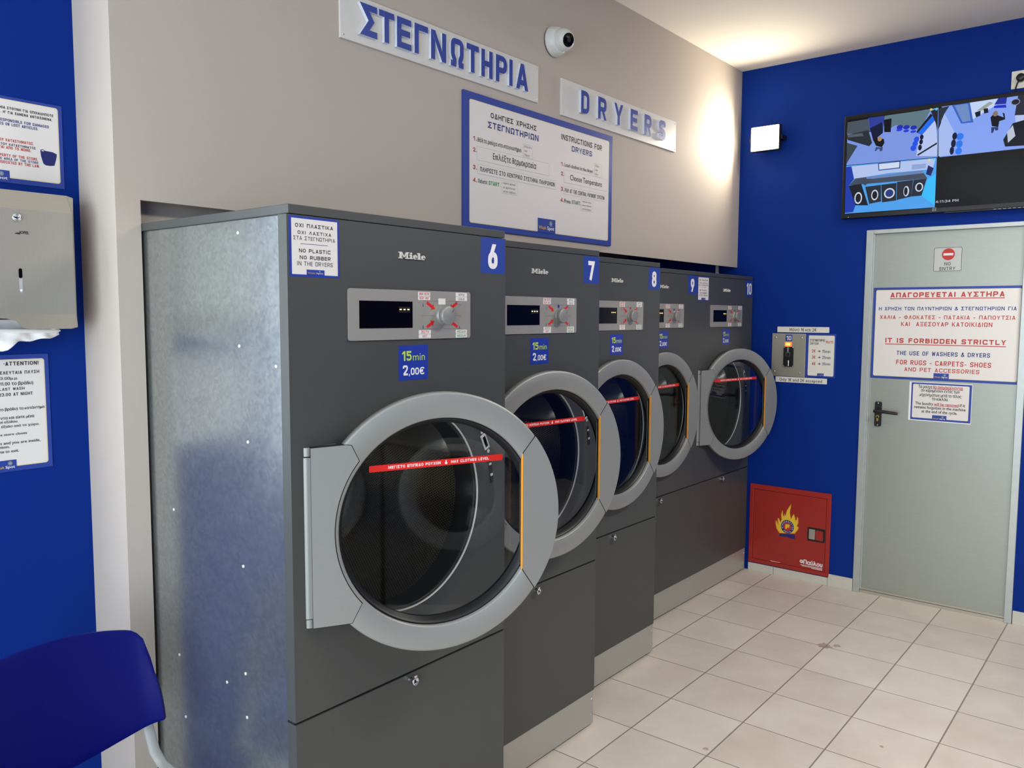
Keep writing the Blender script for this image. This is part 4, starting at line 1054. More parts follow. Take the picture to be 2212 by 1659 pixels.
def make_dryer(num, x, y, angle, dx, label, warning, marker):
    d = thing('tumble_dryer', label, 'tumble dryer', (x, y, 0), 0, 'tumble dryers in the row')
    P = lambda n, fn, parent=d, key=None: link(n, proto(key or n, fn), parent)
    P('casing', p_casing); P('lid', p_lid); P('front_panel', p_front)
    sv = P('service_panel', p_service); P('lock', p_lock, sv)
    pl = P('plinth', p_plinth); [P('screw', p_pscrew, pl).location.__setitem__(2, z) for z in (.045, .105)]
    P('port_rim', p_rim)
    dr = P('drum', p_drum)
    for k in range(3): P('lifter', p_lifter(k), dr, 'lifter%d' % k)
    P('latch_plate', p_latch); P('switch_plate', p_latch2)
    fa = P('control_panel', p_fascia); P('display', p_display, fa); P('dial_knob', p_knob, fa)
    for k, a in LABELS: P('temperature_label', p_label(*a), fa, 'temperature_'+k)
    P('marker_sticker', {'square': p_marker_square, 'blue': p_marker_blue, 'red': p_marker_red}[marker], fa, 'marker_'+marker)
    P('brand_lettering', p_brand); P('price_sticker', p_price)
    P('number_sticker', p_number(num), d, 'number_'+num)
    if warning: P('warning_sticker', p_warning)
    P('hinge_knuckle', p_knuckle); P('hinge_knuckle', p_knuckle).location.z = .3877
    dn = P('porthole_door', p_ring); dn.location = (HX+dx, HY, 0); dn.rotation_euler = (0, 0, -angle)
    hd = P('door_handle', p_handle, dn); P('grip_strip', p_grip, dn); P('hinge_plate', p_hplate, dn); P('hinge_barrel', p_barrel, dn)
    P('door_seal', p_seal, dn); P('door_glass', p_glass, dn); P('fill_level_strip', p_strip, dn)
    return d
d6 = make_dryer('6', 0, 0, .4371, -.001, 'dark grey tumble dryer marked 6, nearest one, its bare metal side in view', True, 'square')
make_dryer('7', .7422, .1712, .2121, -.002, 'dark grey tumble dryer marked 7, second from the left', False, 'blue')
make_dryer('8', 1.4768, .3307, .0853, -.006, 'dark grey tumble dryer marked 8, middle of the row of five', False, 'red')
make_dryer('9', 2.2133, .5216-.003, .0722, -.010, 'dark grey tumble dryer marked 9, fourth from the left, door nearly shut', False, 'blue')
make_dryer('10', 2.9382, .5186, .3087, 0, 'dark grey tumble dryer marked 10, farthest, against the blue wall', True, 'red')
bv = B(); bv.mesh([(0, 0, 0)]+[(-.002, 0, 0)]+[(-.0012, .0035*math.cos(k*PI/4), .0035*math.sin(k*PI/4)) for k in range(8)]+[(0, .004*math.cos(k*PI/4), .004*math.sin(k*PI/4)) for k in range(8)],
    [(1, 2+(k+1) % 8, 2+k) for k in range(8)]+[(2+k, 2+(k+1) % 8, 10+(k+1) % 8, 10+k) for k in range(8)], 'bright_chrome')
rv = bv.data('rivet')
for y, z in ((.201, 1.736), (.206, 1.478), (.18, 1.257), (.064, 1.437), (.211, .957), (.519, .657), (.525, 1.045), (.212, .694), (.294, .649), (.496, .495), (.21, .586)):
    link('rivet', rv, d6, (.012, y, z))

# ------------------------------------------------------------------ washing machines across the aisle (they show as reflections in the porthole glass)
def p_wbody(b):
    panel_with_hole(b, 0, .7, .12, 1.25, .35, .68, .235, 0, .03, 'dryer_grey')
    x0, x1, y0, y1, z0, z1 = .004, .696, .03, .72, .0, 1.25
    vs = [(x, y, z) for x in (x0, x1) for y in (y0, y1) for z in (z0, z1)]
    b.mesh(vs, [(0, 1, 3, 2), (4, 6, 7, 5), (2, 3, 7, 6), (0, 2, 6, 4), (1, 5, 7, 3)], 'dryer_grey'); b.box(0, .7, .002, .03, 0, .12, 'brushed_steel')
def p_wpanel(b): b.box(0, .7, -.004, 0, 1.08, 1.245, 'fascia_silver'); b.box(.08, .3, -.006, -.004, 1.12, 1.2, 'black_gloss')
def p_wdrum(b): b.lathe([(.235, .0), (.235, .08), (.28, .09), (.28, .5), (0, .5)], 'drum_steel', 60, cx=.35, cz=.68)
def p_wring(b): b.lathe([(.19, -.03), (.20, -.036), (.27, -.034), (.28, -.026), (.28, 0), (.19, 0)], 'silver_paint', 72, cx=.35, cz=.68, closed=True)
def p_wglass(b): b.lathe([(0, .03), (.10, .02), (.17, -.008), (.192, -.02)], 'door_glass', 48, cx=.35, cz=.68)
def p_wnote(b): b.box(.29, .41, -.0355, -.035, .885, .93, 'paper_white')
def p_wsheet(b):
    b.box(.04, .20, -.001, 0, .86, 1.06, 'paper_white'); b.box(.05, .19, -.0015, -.001, .96, 1.04, 'ink_pencil')
for X, where in ((-.10, 'grey front-loading washing machine across the aisle, nearest the chair'), (.62, 'grey front-loading washing machine across the aisle from dryer 6'), (1.34, 'grey front-loading washing machine across the aisle, farthest from the chair')):
    wsh = thing('washing_machine', where, 'washing machine', (X, -2.12, 0), PI, 'washing machines across the aisle')
    for n_, f_ in (('body', p_wbody), ('fascia', p_wpanel), ('drum', p_wdrum), ('porthole_door', p_wring), ('sticker', p_wsheet)):
        o_ = link(n_, proto('washer_'+n_, f_), wsh)
        if n_ == 'porthole_door': link('door_glass', proto('washer_glass', p_wglass), o_); link('door_label', proto('washer_note', p_wnote), o_)

# ------------------------------------------------------------------ signs on the grey wall (front = -y)
def raised_sign(name, label, x0, x1, z0, z1, letters, gx):
    t = thing(name, label, 'sign', (x0, YW, z0))
    b = B(); b.box(0, x1-x0, -.008, 0, 0, z1-z0, 'acrylic_white', .0008)
    b.build('sign_board', t)
    for x in (.012, x1-x0-.012):
        for z in (.012, z1-z0-.012):
            b = B(); b.lathe([(.003, -.008), (.0025, -.0095), (0, -.01)], 'chrome', 10, cx=x, cz=z); b.build('screw', t)
    for ch, a, c, w0, w1, th in letters:
        b = B(); G(b, ch, a-x0, c-x0, w0-z0, w1-z0, -.0195, -.008, 'letter_blue', th, 'letter_side')
        b.build('raised_letter', t)
    return t
LT = [(ch, a, c, 2.447, 2.547, .205) for ch, a, c in zip('ΣΤΕΓΝΩΤΗΡΙΑ', (.740, .811, .890, .971, 1.051, 1.151, 1.235, 1.317, 1.401, 1.482, 1.525), (.803, .878, .956, 1.036, 1.127, 1.219, 1.302, 1.382, 1.467, 1.503, 1.602))]
raised_sign('raised_letter_sign', 'long white sign with raised blue Greek capitals above the dryers', .660, 1.684, 2.421, 2.567, LT, 0)
LT = [(ch, a, c, 2.438, 2.534, .21) for ch, a, c in zip('DRYERS', (1.977, 2.112, 2.247, 2.392, 2.522, 2.666), (2.041, 2.181, 2.324, 2.458, 2.591, 2.734))]
raised_sign('raised_letter_sign', 'white sign with raised blue letters D R Y E R S, nearer the lamp', 1.846, 2.866, 2.404, 2.558, LT, 0)

t = thing('instruction_sign', 'large white instruction board in a blue border on the grey wall', 'sign', (0, YW, 0))
b = B(); b.box(1.229, 2.251, -.010, 0, 1.877, 2.381, 'sign_blue', .0008); b.build('board', t)
b = B(); b.prism(rrect(1.260, 2.222, 1.899, 2.354, .010), -.0104, None, 'cream_line'); b.prism(rrect(1.2635, 2.2185, 1.9025, 2.3505, .008), -.0107, None, 'paper_white'); b.build('printed_face', t)
b = B(); lines(b, [r for r in BOARD if r[5]], -.0114); b.build('lettering', t)
b = B(); logo_box(b, 1.682, 1.805, 1.8985, 1.956, -.0118); b.build('logo', t)
def patch(x0, x1, z0, z1, words):
    b = B(); b.box(x0, x1, -.0111, -.0107, z0, z1, 'paper_white')
    for q in ([(x0, z0), (x1, z0), (x1, z1), (x0, z1)],):
        for s_ in thick(q, .0009, True): b.plane(s_, -.01125, 'pale_grey')
    n = len(words); h = (z1-z0)/max(n, 1)
    for i, wd in enumerate(words):
        T(b, wd, x0+.10*(x1-x0), x0+(.10+min(.8, .115*len(wd)))*(x1-x0), z1-(i+.74)*h, h*.48, -.0116, 'ink_pencil', .0, .25)
    b.build('paper_patch', t)
patch(1.583, 1.644, 2.189, 2.240, ['Κλείστε', 'την', 'Πόρτα']); patch(1.303, 1.757, 2.136, 2.186, []); patch(1.306, 1.808, 2.086, 2.121, []); patch(1.448, 1.544, 2.030, 2.078, ['αφού φανεί', 'ο χρόνος', 'στην οθόνη'])
patch(2.102, 2.157, 2.182, 2.237, ['Close', 'the', 'Door']); patch(1.866, 2.206, 2.124, 2.178, []); patch(1.868, 2.188, 2.075, 2.108, []); patch(1.998, 2.086, 2.018, 2.066, ['when the', 'time is shown', 'on the display'])

t = thing('security_camera', 'white dome security camera on the grey wall between the two raised-letter signs', 'camera', (1.791, YW, 2.692))
b = B(); b.lathe([(0, 0), (.060, 0), (.060, -.004), (.057, -.004)], 'black_plastic', 40); b.build('mounting_ring', t)
b = B(); b.lathe([(.0, -.004), (.061, -.004), (.0615, -.010), (.058, -.024), (.052, -.040), (.047, -.045), (.040, -.045)], 'camera_white', 48); b.build('housing', t)
dv = Vector((-.30, -.88, -.26)).normalized(); cc = Vector((.004, -.052, .0))
mx = Matrix.Translation(cc) @ Vector((0, -1, 0)).rotation_difference(dv).to_matrix().to_4x4()
b = B(); b.lathe([(0.0001, .046)]+[(.046*math.sin(a), .046*math.cos(a)) for a in [PI*k/24 for k in range(1, 20)]]+[(.0275, -.0375)], 'camera_white', 48, mx); eye = b.build('camera_ball', t)
b = B(); b.lathe([(.0275, -.0370), (.0265, -.0385), (.024, -.040), (0, -.0415)], 'black_gloss', 40, mx); b.build('lens_window', eye)
b = B(); b.tube([mx @ Vector((.0, -.0405, .0)), mx @ Vector((0, -.0425, 0))], .009, 'black_plastic', 20); b.build('lens', eye)

# ------------------------------------------------------------------ floodlight high in the corner (gives the warm light)
t = far('wall_floodlight', 'lit LED floodlight high on the blue wall near the corner', 'lamp')
LZ, LU = 2.575, -.447
b = B(); b.box(LU-.088, LU+.088, -.085, -.055, LZ-.072, LZ+.072, 'black_plastic', .004); 
for k in range(7): b.box(LU-.075+.022*k, LU-.069+.022*k, -.055, -.035, LZ-.06, LZ+.06, 'black_plastic')
b.build('housing', t)
b = B(); b.box(LU-.080, LU+.080, -.0885, -.0852, LZ-.066, LZ+.066, 'lamp_lens', .0012); b.build('lens', t)
b = B()
for sx in (-1, 1): b.box(LU+sx*.094-.003, LU+sx*.094+.003, -.075, 0, LZ-.012, LZ+.012, 'black_plastic')
b.box(LU-.097, LU+.097, -.004, 0, LZ-.012, LZ+.012, 'black_plastic'); b.build('bracket', t)

# ------------------------------------------------------------------ television with the four camera views
t = far('wall_mounted_television', 'wall television showing camera views above the steel door', 'television', None, XF)
U0, U1, V0, V1 = -.016, .930, 2.087, 2.643
b = B(); b.box(U0, U1, -.042, -.012, V0, V1, 'tv_black', .004); b.box(.25, .65, -.012, 0, 2.25, 2.48, 'black_plastic'); b.build('cabinet', t)
def em(h):
    n = 'screen_'+h
    if n not in MATS:
        m = mat(n, '000000', .15, spec=.3); p = m.node_tree.nodes['Principled BSDF']
        p.inputs['Emission Color'].default_value = rgb(h); p.inputs['Emission Strength'].default_value = SCREEN
    return n
SCREEN = .65
b = B(); Y0 = -.0424
b.plane([(0, 2.112), (.914, 2.112), (.914, 2.621), (0, 2.621)], Y0, em('0a0b10'))
b.plane([(.466, 2.368), (.914, 2.368), (.914, 2.621), (.466, 2.621)], Y0-.0003, em('86a4f5'))
b.plane([(.79, 2.53), (.914, 2.52), (.914, 2.621), (.80, 2.621)], Y0-.0006, em('2b2f3c')); b.plane([(.80, 2.46), (.914, 2.40), (.914, 2.53), (.79, 2.545)], Y0-.0005, em('b8c6f0'))
for i, (h, L) in enumerate(SCR): b.plane(L, Y0-.0004-.00004*i, em(h))
for i, (h, u, v, ru, rv_) in enumerate(ELL): b.plane(ell(u, v, ru, rv_, 20), Y0-.0022-.00003*i, em(h))
T(b, '04:11:34 PM', .444, .563, 2.137, .012, Y0-.0010, em('d8dae0'))
b.build('screen', t)
b = B()
for q in thick([(.445, 2.098), (.461, 2.098), (.461, 2.113), (.445, 2.113)], .0014, True): b.plane(q, -.0424, 'pale_grey')
T(b, 'N', .4485, .458, 2.101, .009, -.0425, 'pale_grey'); b.plane([(.022, 2.0935), (.026, 2.0935), (.026, 2.0965), (.022, 2.0965)], -.0424, 'white_print'); b.build('bezel_marks', t)
b = B(); b.box(.50, .90, -.040, -.015, 2.083, 2.0875, 'black_plastic'); 
for k in range(9): b.box(.72+.021*k, .733+.021*k, -.0415, -.040, 2.0845, 2.0865, 'pale_grey')
b.build('speaker_bar', t)

t = far('power_socket', 'cream wall socket above the television at the right edge', 'socket')
b = B(); b.box(.7630, .849, -.009, 0, 2.664, 2.749, 'socket_white', .002); b.build('cover_plate', t)
b = B(); b.prism(rrect(.7715, .8405, 2.673, 2.7405, .003), -.0105, -.009, 'socket_white'); b.build('insert', t)
t = far('plug', 'black plug in the socket with its cable running behind the television', 'plug')
b = B(); b.lathe([(.0005, -.045), (.014, -.045), (.0185, -.040), (.0185, -.014), (.0165, -.0105), (0, -.0105)], 'black_plastic', 28, cx=.8055, cz=2.7090); b.build('plug_body', t)
b = B(); b.tube([(.797, -.03, 2.696), (.790, -.026, 2.680), (.785, -.02, 2.664), (.782, -.009, 2.645), (.780, -.006, 2.60)], .0035, 'black_plastic', 10); b.build('cable', t)

# ------------------------------------------------------------------ notices on the steel door
XD = XF+.012
t = far('no_entry_sign', 'small square no-entry plate at the top of the steel door', 'sign', None, XD)
b = B(); b.prism(rrect(.4475, .5845, 1.7865, 1.9145, .006), -.0020, 0, 'brushed_steel')
for q in thick(fillet([(.451, 1.790), (.581, 1.790), (.581, 1.911), (.451, 1.911)], .006, True), .0022, True): b.plane(q, -.0023, 'ink_black')
b.build('plate', t)
b = B(); b.plane(ell(.5185, 1.876, .0305, .0305), -.0023, 'ink_red'); b.plane([(.4955, 1.870), (.5415, 1.870), (.5415, 1.882), (.4955, 1.882)], -.0026, 'paper_white'); b.build('symbol', t)
b = B(); lines(b, [r for r in NOENTRY if r[5]], -.0023); b.build('lettering', t)
t = far('prohibition_notice', 'large red and blue lettered notice in a blue border on the steel door', 'sign', None, XD)
b = B(); b.box(.159, .866, -.0015, 0, 1.2155, 1.7095, 'sign_blue'); b.build('board', t)
b = B(); b.prism(rrect(.1715, .8545, 1.2285, 1.6965, .008), -.0018, None, 'cream_line'); b.prism(rrect(.1745, .8515, 1.2315, 1.6935, .007), -.0021, None, 'paper_white'); b.build('printed_face', t)
b = B(); lines(b, [r for r in FORBID if r[0] not in ('LOGO', 'INNER')], -.0026); b.build('lettering', t)
b = B(); logo_box(b, .4755, .5485, 1.2255, 1.256, -.0026); b.build('logo', t)
t = far('laminated_notice', 'smaller laminated notice hanging just under the large one on the steel door', 'sign', None, XD)
b = B(); b.box(.3605, .6605, -.0008, 0, .998, 1.206, 'white_print'); b.plane([(.371, 1.003), (.6585, 1.003), (.6585, 1.202), (.371, 1.202)], -.0011, 'sign_blue'); b.build('sheet', t)
b = B(); b.prism(rrect(.3785, .6475, 1.0135, 1.194, .006), -.0014, None, 'paper_white'); b.build('printed_face', t)
b = B(); lines(b, [r for r in REMOVE if r[0] not in ('LOGO', 'INNER')], -.0019); b.build('lettering', t)
b = B(); logo_box(b, .478, .547, 1.0065, 1.033, -.0019); b.build('logo', t)

# ------------------------------------------------------------------ coin unit beside the last dryer
t = far('coin_unit', 'steel coin unit with an orange display on the blue wall beside dryer 10', 'coin unit')
b = B(); b.box(-.398, -.1995, -.006, 0, 1.200, 1.452, 'steel_box', .001); b.build('plate', t)
b = B(); b.box(-.318, -.279, -.0066, -.006, 1.406, 1.4445, 'sign_blue'); G(b, '1', -.3125, -.302, 1.412, 1.438, -.0070, None, 'white_print', .165); G(b, '0', -.2985, -.2835, 1.412, 1.438, -.0070, None, 'white_print', .165); b.build('number_sticker', t)
b = B(); b.box(-.320, -.281, -.009, -.006, 1.376, 1.402, 'coin_orange', .001); 
for k in range(3): b.box(-.3135+.009*k, -.307+.009*k, -.0093, -.009, 1.382, 1.396, 'coin_glow')
b.build('coin_display', t)
b = B(); b.box(-.3255, -.2665, -.012, -.006, 1.2575, 1.374, 'black_plastic', .001); mech = b.build('coin_mechanism', t)
b = B(); b.box(-.304, -.294, -.0132, -.012, 1.342, 1.374, 'chrome')
for q in thick([(-.309, 1.318), (-.287, 1.318), (-.287, 1.340), (-.309, 1.340)], .002, True): b.prism(q, -.0135, -.012, 'chrome')
b.box(-.303, -.292, -.0140, -.012, 1.262, 1.296, 'chrome', .001); b.box(-.309, -.298, -.0135, -.012, 1.259, 1.267, 'chrome'); b.build('coin_slot', mech)
for u, z in ((-.3745, 1.428), (-.2215, 1.428), (-.377, 1.228), (-.2275, 1.224)):
    b = B(); b.lathe([(.0055, -.006), (.005, -.010), (.003, -.012), (0, -.0125)], 'chrome', 16, cx=u, cz=z); b.build('bolt', t)
for u, z in ((-.322, 1.369), (-.270, 1.369), (-.322, 1.262), (-.270, 1.262)):
    b = B(); b.lathe([(.0028, -.012), (.002, -.0135), (0, -.0138)], 'chrome', 10, cx=u, cz=z); b.build('screw', mech)
def strip(name, label, u0, u1, z0, z1, row):
    t = far(name, label, 'label')
    b = B(); b.prism(rrect(u0, u1, z0, z1, .002, 3), -.0015, 0, 'paper_cream'); b.build('strip', t)
    b = B(); lines(b, [row], -.0018); b.build('lettering', t)
strip('label_strip', 'white label strip above the steel coin unit', -.3700, -.0700, 1.4585, 1.491, COIN[0])
strip('label_strip', 'white label strip below the steel coin unit', -.3720, -.0725, 1.1655, 1.1975, COIN[1])
t = far('price_sign', 'narrow price sign in a blue frame, right of the steel coin unit', 'sign')
b = B(); b.box(-.1985, -.0295, -.0025, 0, 1.2025, 1.4535, 'sign_blue', .0006); b.build('frame', t)
b = B(); b.prism(rrect(-.1835, -.0375, 1.212, 1.443, .006), -.0028, None, 'paper_cream'); b.build('printed_face', t)
b = B(); lines(b, [r for r in COIN[6:] if r[5]], -.0032)
b.plane([(-.0895, 1.389), (-.0888, 1.389), (-.0888, 1.424), (-.0895, 1.424)], -.0032, 'ink_red'); b.build('lettering', t)
b = B(); logo_box(b, -.129, -.0915, 1.212, 1.2265, -.0032); b.build('logo', t)

# ------------------------------------------------------------------ fire hose cabinet
t = far('fire_hose_cabinet', 'red fire hose cabinet set low in the blue wall', 'fire cabinet')
b = B()
b.box(-.5055, -.0205, -.010, .0, .507, .538, 'fire_red', .002); b.box(-.5055, -.0205, -.010, .0, .052, .076, 'fire_red', .002)
b.box(-.5055, -.4815, -.010, 0, .076, .507, 'fire_red', .002); b.box(-.0455, -.0205, -.010, 0, .076, .507, 'fire_red', .002)
b.box(-.49, -.03, -.004, 0, .06, .53, 'dark_gap'); b.build('frame', t)
b = B(); b.box(-.480, -.047, -.009, -.003, .0775, .5055, 'fire_red', .001); dr = b.build('door', t)
b = B(); b.prism(rrect(-.1485, -.0485, .2475, .3265, .006), -.012, -.009, 'black_plastic')
b.plane([(-.140, .258), (-.105, .258), (-.105, .317), (-.140, .317)], -.0123, 'steel_box'); b.plane([(-.101, .258), (-.062, .256), (-.058, .262), (-.060, .312), (-.095, .316), (-.103, .306)], -.0123, 'fire_red'); b.build('pull_handle', dr)
b = B(); b.plane(FLAME, -.0094, 'flame_orange')
c = (-.269, .325); b.plane([(c[0]+(u-c[0])*.93, c[1]+(z-c[1])*.955) for u, z in FLAME], -.0097, 'flame_yellow')
b.plane(BRUSH, -.0096, 'navy_print')
b.plane(ell(-.269, .307, .039, .040), -.0100, 'navy_print'); b.plane(ell(-.269, .307, .0245, .025), -.0103, 'ink_red'); T(b, 'F', -.281, -.2555, .2925, .029, -.0106, 'flame_yellow', .06)
for k, ch in enumerate('ΠΥΡΟΣΒΕΣΤΙΚΗ'):
    a = math.radians(200-20*k); vs, fs = text_mesh(ch, .03); w = max(v[0] for v in vs); sc = .0098
    cx, cz = -.269+.0275*math.cos(a), .307+.0275*math.sin(a); r = a-PI/2
    b.mesh([(cx+((v[0]-w/2)*math.cos(r)-v[1]*math.sin(r))*sc, -.0103, cz+((v[0]-w/2)*math.sin(r)+v[1]*math.cos(r))*sc) for v in vs], fs, 'white_print')
for k, ch in enumerate('ΦΩΛΙΑ'):
    a = math.radians(236+17*k); vs, fs = text_mesh(ch, .03); w = max(v[0] for v in vs); sc = .0098
    cx, cz = -.269+.0355*math.cos(a), .307+.0355*math.sin(a); r = a+PI/2
    b.mesh([(cx+((v[0]-w/2)*math.cos(r)-v[1]*math.sin(r))*sc, -.0103, cz+((v[0]-w/2)*math.sin(r)+v[1]*math.cos(r))*sc) for v in vs], fs, 'white_print')
b.build('fire_emblem', dr)
b = B()
for q in thick([(-.197, .072), (-.047, .072), (-.047, .135), (-.197, .135)], .0006, True): b.plane([(u, max(z, .079)) for u, z in q], -.0093, 'fire_red_dark')
T(b, 'Παύλου', -.166, -.058, .1025, .024, -.0094, 'white_print', .05)
b.plane(ell(-.179, .1145, .0105, .0105), -.0094, 'white_print'); T(b, 'ρ', -.184, -.174, .1115, .011, -.0097, 'fire_red', .03)
for z, u0 in ((.0950, -.185), (.0895, -.176), (.084, -.120)): b.plane([(u0, z-.0012), (-.058, z-.0012), (-.058, z+.0012), (u0, z+.0012)], -.0094, 'white_print')
b.plane([(-.365, .0805), (-.305, .0800), (-.305, .0815), (-.365, .0835)], -.0094, 'white_print')
b.build('maker_label', dr)

# ------------------------------------------------------------------ the left blue wall: notices, paper towel dispenser
t = thing('liability_notice', 'upper notice with a bucket picture on the left blue wall', 'sign', (0, YB, 0))
b = B(); b.box(-.44, -.098, -.0025, 0, 1.878, 2.092, 'sign_blue', .0006); b.build('sheet', t)
b = B(); b.prism(rrect(-.43, -.108, 1.8905, 2.0845, .007), -.0028, None, 'cream_line'); b.prism(rrect(-.428, -.1105, 1.893, 2.082, .006), -.0031, None, 'paper_white'); b.build('printed_face', t)
b = B(); lines(b, [r for r in POST1 if r[5]], -.0036); b.build('lettering', t)
b = B(); b.plane(BUCKET, -.0036, 'navy_print'); b.plane([(-.1525, 1.9715), (-.1515, 1.969), (-.1465, 1.969), (-.147, 1.972)], -.0039, 'paper_white'); b.build('bucket_picture', t)
b = B(); logo_box(b, -.300, -.2295, 1.880, 1.9085, -.0036); b.build('logo', t)
t = thing('closing_time_notice', 'lower notice headed ATTENTION! under the towel dispenser', 'sign', (0, YB, 0))
b = B(); b.box(-.44, -.157, -.0025, 0, 1.146, 1.446, 'sign_blue', .0006); b.build('sheet', t)
b = B(); b.prism(rrect(-.43, -.1675, 1.1585, 1.434, .007), -.0028, None, 'cream_line'); b.prism(rrect(-.428, -.170, 1.161, 1.4315, .006), -.0031, None, 'paper_white'); b.build('printed_face', t)
b = B(); lines(b, [r for r in POST2 if r[5]], -.0036); b.build('lettering', t)
b = B(); logo_box(b, -.300, -.2445, 1.1495, 1.176, -.0036); b.build('logo', t)

t = thing('towel_dispenser', 'stainless paper towel dispenser on the left blue wall', 'dispenser', (0, YB, 0))
F0, F1 = -.413, -.131; yf = -.117
b = B()
prof = [(-.001, 1.850), (-.088, 1.850), (yf, 1.803), (yf, 1.549), (-.088, 1.512), (-.001, 1.512)]
n = len(prof)
# pressed-steel hood: chamfers run round the top, side and bottom edges
def ring(x, dz): return [(x, y, z) for y, z in prof]
vs = ring(F0, 0)+ring(F1, 0)
b.mesh(vs, [(i, n+i, n+(i+1) % n, (i+1) % n) for i in range(n-1) if i != 3], 'steel_box')
cut = [(F0, 0), (F0, 1), (-.378, 1), (-.368, .9), (-.356, .5), (-.340, .33), (-.315, .28), (-.290, .30), (-.268, .42), (-.256, .70), (-.246, .92), (-.234, 1), (F1, 1), (F1, 0)]
bm = bmesh.new(); f = bm.faces.new([bm.verts.new((u, 0, s_)) for u, s_ in cut]); f.normal_update(); bmesh.ops.triangulate(bm, faces=[f]); bm.verts.index_update()
b.mesh([(u, yf+(-.088-yf)*s_, 1.549-.037*s_) for u, s_ in cut], [[v.index for v in q.verts] for q in bm.faces], 'steel_box'); bm.free()
b.mesh(ring(F1, 0)+[(F1+.016, -.001, 1.850), (F1+.016, -.088, 1.846), (F1+.004, yf+.004, 1.803), (F1+.004, yf+.004, 1.549), (F1+.016, -.088, 1.516), (F1+.016, -.001, 1.512)], [(i, n+i, n+i+1, i+1) for i in range(n-1)]+[(6, 11, 10, 9, 8, 7)], 'steel_box')
b.mesh(ring(F0, 0), [tuple(range(n))], 'steel_box')
b.build('hood', t)
b = B(); b.lathe([(.0105, yf), (.0105, yf-.003), (.0085, yf-.0045), (.0065, yf-.0045), (.006, yf-.002), (.004, yf-.003), (0, yf-.003)], 'chrome', 28, cx=-.259, cz=1.782); b.build('lock', t)
b = B(); b.prism(rrect(-.2605, -.2525, 1.601, 1.660, .004), yf-.0004, None, 'pale_grey'); b.prism(rrect(-.2605, -.2525, 1.636, 1.660, .004), yf-.0007, None, 'black_gloss'); b.plane(ell(-.2565, 1.607, .003, .003), yf-.0007, 'white_print'); b.build('level_slot', t)
b = B(); T(b, 'JOFEL', -.256, -.234, 1.7435, .0065, yf-.0004, 'ink_black', .04, .2); b.plane([(-.266, 1.7425), (-.256, 1.742), (-.252, 1.7455), (-.260, 1.746)], yf-.0004, 'ink_black'); b.build('maker_mark', t)
tw = thing('paper_towel', 'crumpled white paper towel hanging out of the dispenser', 'paper towel', (0, YB, 0))
b = B(); nx, nz = 26, 14; vs = []
for i in range(nx+1):
    u = i/nx; x = -.36+.214*u
    ln = .046-.040*max(0, (u-.38)/.62)**.8 + .006*math.sin(u*9)
    for j in range(nz+1):
        v = j/nz
        vs.append((x+.004*math.sin(v*5+u*7), -.070+.014*math.sin(v*2.4)+.007*math.sin(u*17+v*4)*v+.004*math.sin(u*31-v*9)*v, 1.536-.030*v-ln*v+.003*math.sin(u*22+v*3)*v))
b.mesh(vs, [(i*(nz+1)+j, (i+1)*(nz+1)+j, (i+1)*(nz+1)+j+1, i*(nz+1)+j+1) for i in range(nx) for j in range(nz)], 'tissue', True)
sh = b.build('sheet', tw); md = sh.modifiers.new('thickness', 'SOLIDIFY'); md.thickness = .0016
b = B(); b.tube([(-.36, -.05, 1.514), (-.25, -.062, 1.508), (-.158, -.060, 1.506), (-.147, -.058, 1.507)], [.006, .006, .005, .002], 'tissue', 10); b.build('folded_edge', tw)

# ------------------------------------------------------------------ sheet-metal duct behind the gap above the first dryer
t = thing('sheet_metal_duct', 'grey sheet-metal duct seen in the gap above the nearest dryer', 'duct', (.02, .70, 1.787))
b = B(); b.box(0, .68, 0, .08, 0, .34, 'sheet_metal', .003); b.build('duct_body', t)
b = B(); b.box(0, .68, -.003, 0, .10, .104, 'sheet_metal'); b.build('seam', t)
t = thing('support_post', 'short grey post between the grey wall and dryer 10', 'post', (3.60, .72, DH))
b = B(); b.box(-.008, .008, -.008, .008, 0, ZB-DH+.03, 'off_white_paint', .001); b.build('post', t)

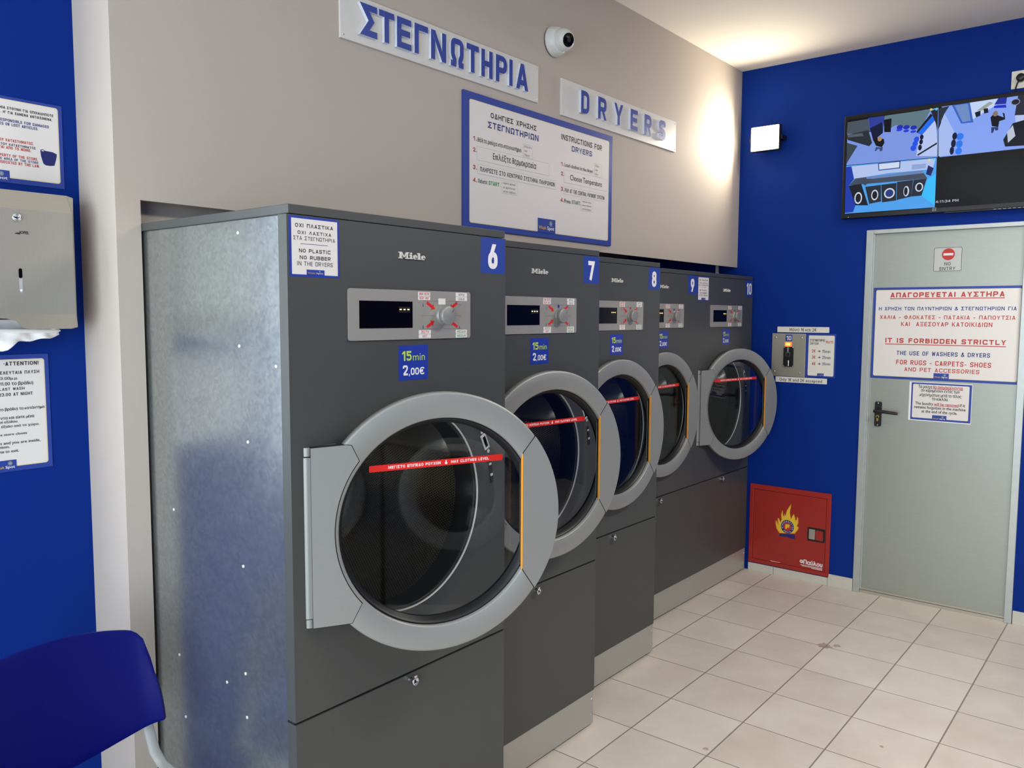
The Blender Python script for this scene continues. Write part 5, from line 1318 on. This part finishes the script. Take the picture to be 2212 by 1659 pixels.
# ------------------------------------------------------------------ blue chair in the near left corner
t = thing('waiting_chair', 'blue plastic chair with a grey tube frame in the near left corner', 'chair', (-.332, .405, 0), 0)
b = B(); nx, nz = 36, 18; hw = .212; vs = []
for i in range(nx+1):
    s_ = -1+2*i/nx
    for j in range(nz+1):
        v = j/nz
        a = abs(s_); zt = .822-.026*a**2.2-(.060*(1-math.sqrt(max(0, 1-((a-.80)/.20)**2))) if a > .80 else 0)
        zb = .528+.058*a**1.5
        z = zb+(zt-zb)*v
        x = s_*(hw-.014*v*a)
        y = .030*v*v-.040*a**2.2-(.014*max(0, (a-.82)/.18)**2)
        vs.append((x, y, z))
b.mesh(vs, [(i*(nz+1)+j, (i+1)*(nz+1)+j, (i+1)*(nz+1)+j+1, i*(nz+1)+j+1) for i in range(nx) for j in range(nz)], 'chair_blue', True)
bk = b.build('backrest', t); md = bk.modifiers.new('thickness', 'SOLIDIFY'); md.thickness = .012; md.offset = -1
md = bk.modifiers.new('edge', 'BEVEL'); md.width = .004; md.segments = 2; md.limit_method = 'ANGLE'
b = B(); vs = []
for i in range(nx+1):
    s_ = -1+2*i/nx
    for j in range(nz+1):
        v = j/nz
        fr = math.sqrt(max(0, 1-((abs(s_)-.7)/.3)**2)) if abs(s_) > .7 else 1
        y = -.02-.40*(v*(.92+.08*fr))
        z = .418+.020*abs(s_)**2-.022*max(0, (v-.75)/.25)**2+.03*max(0, (.2-v)/.2)**2
        vs.append((s_*.200, y-.02, z))
b.mesh(vs, [(i*(nz+1)+j, i*(nz+1)+j+1, (i+1)*(nz+1)+j+1, (i+1)*(nz+1)+j) for i in range(nx) for j in range(nz)], 'chair_blue', True)
st = b.build('seat', t); md = st.modifiers.new('thickness', 'SOLIDIFY'); md.thickness = .012
for sx in (-1, 1):
    b = B(); b.tube([(sx*.185, .012, .68), (sx*.192, .008, .60), (sx*.202, .004, .545), (sx*.212, .0, .49), (sx*.228, -.004, .45), (sx*.246, -.02, .425), (sx*.246, -.06, .412), (sx*.236, -.20, .402), (sx*.225, -.36, .402)], .0125, 'chair_tube', 14); b.build('side_tube', t)
    b = B(); b.tube([(sx*.226, -.30, .40), (sx*.232, -.36, .2), (sx*.236, -.40, .006)], .0125, 'chair_tube', 14); b.build('leg', t)
    b = B(); b.tube([(sx*.240, -.08, .405), (sx*.232, .0, .2), (sx*.236, .05, .006)], .0125, 'chair_tube', 14); b.build('leg', t)
b = B(); b.tube([(-.226, -.28, .395), (.226, -.28, .395)], .010, 'chair_tube', 12); b.build('cross_bar', t)
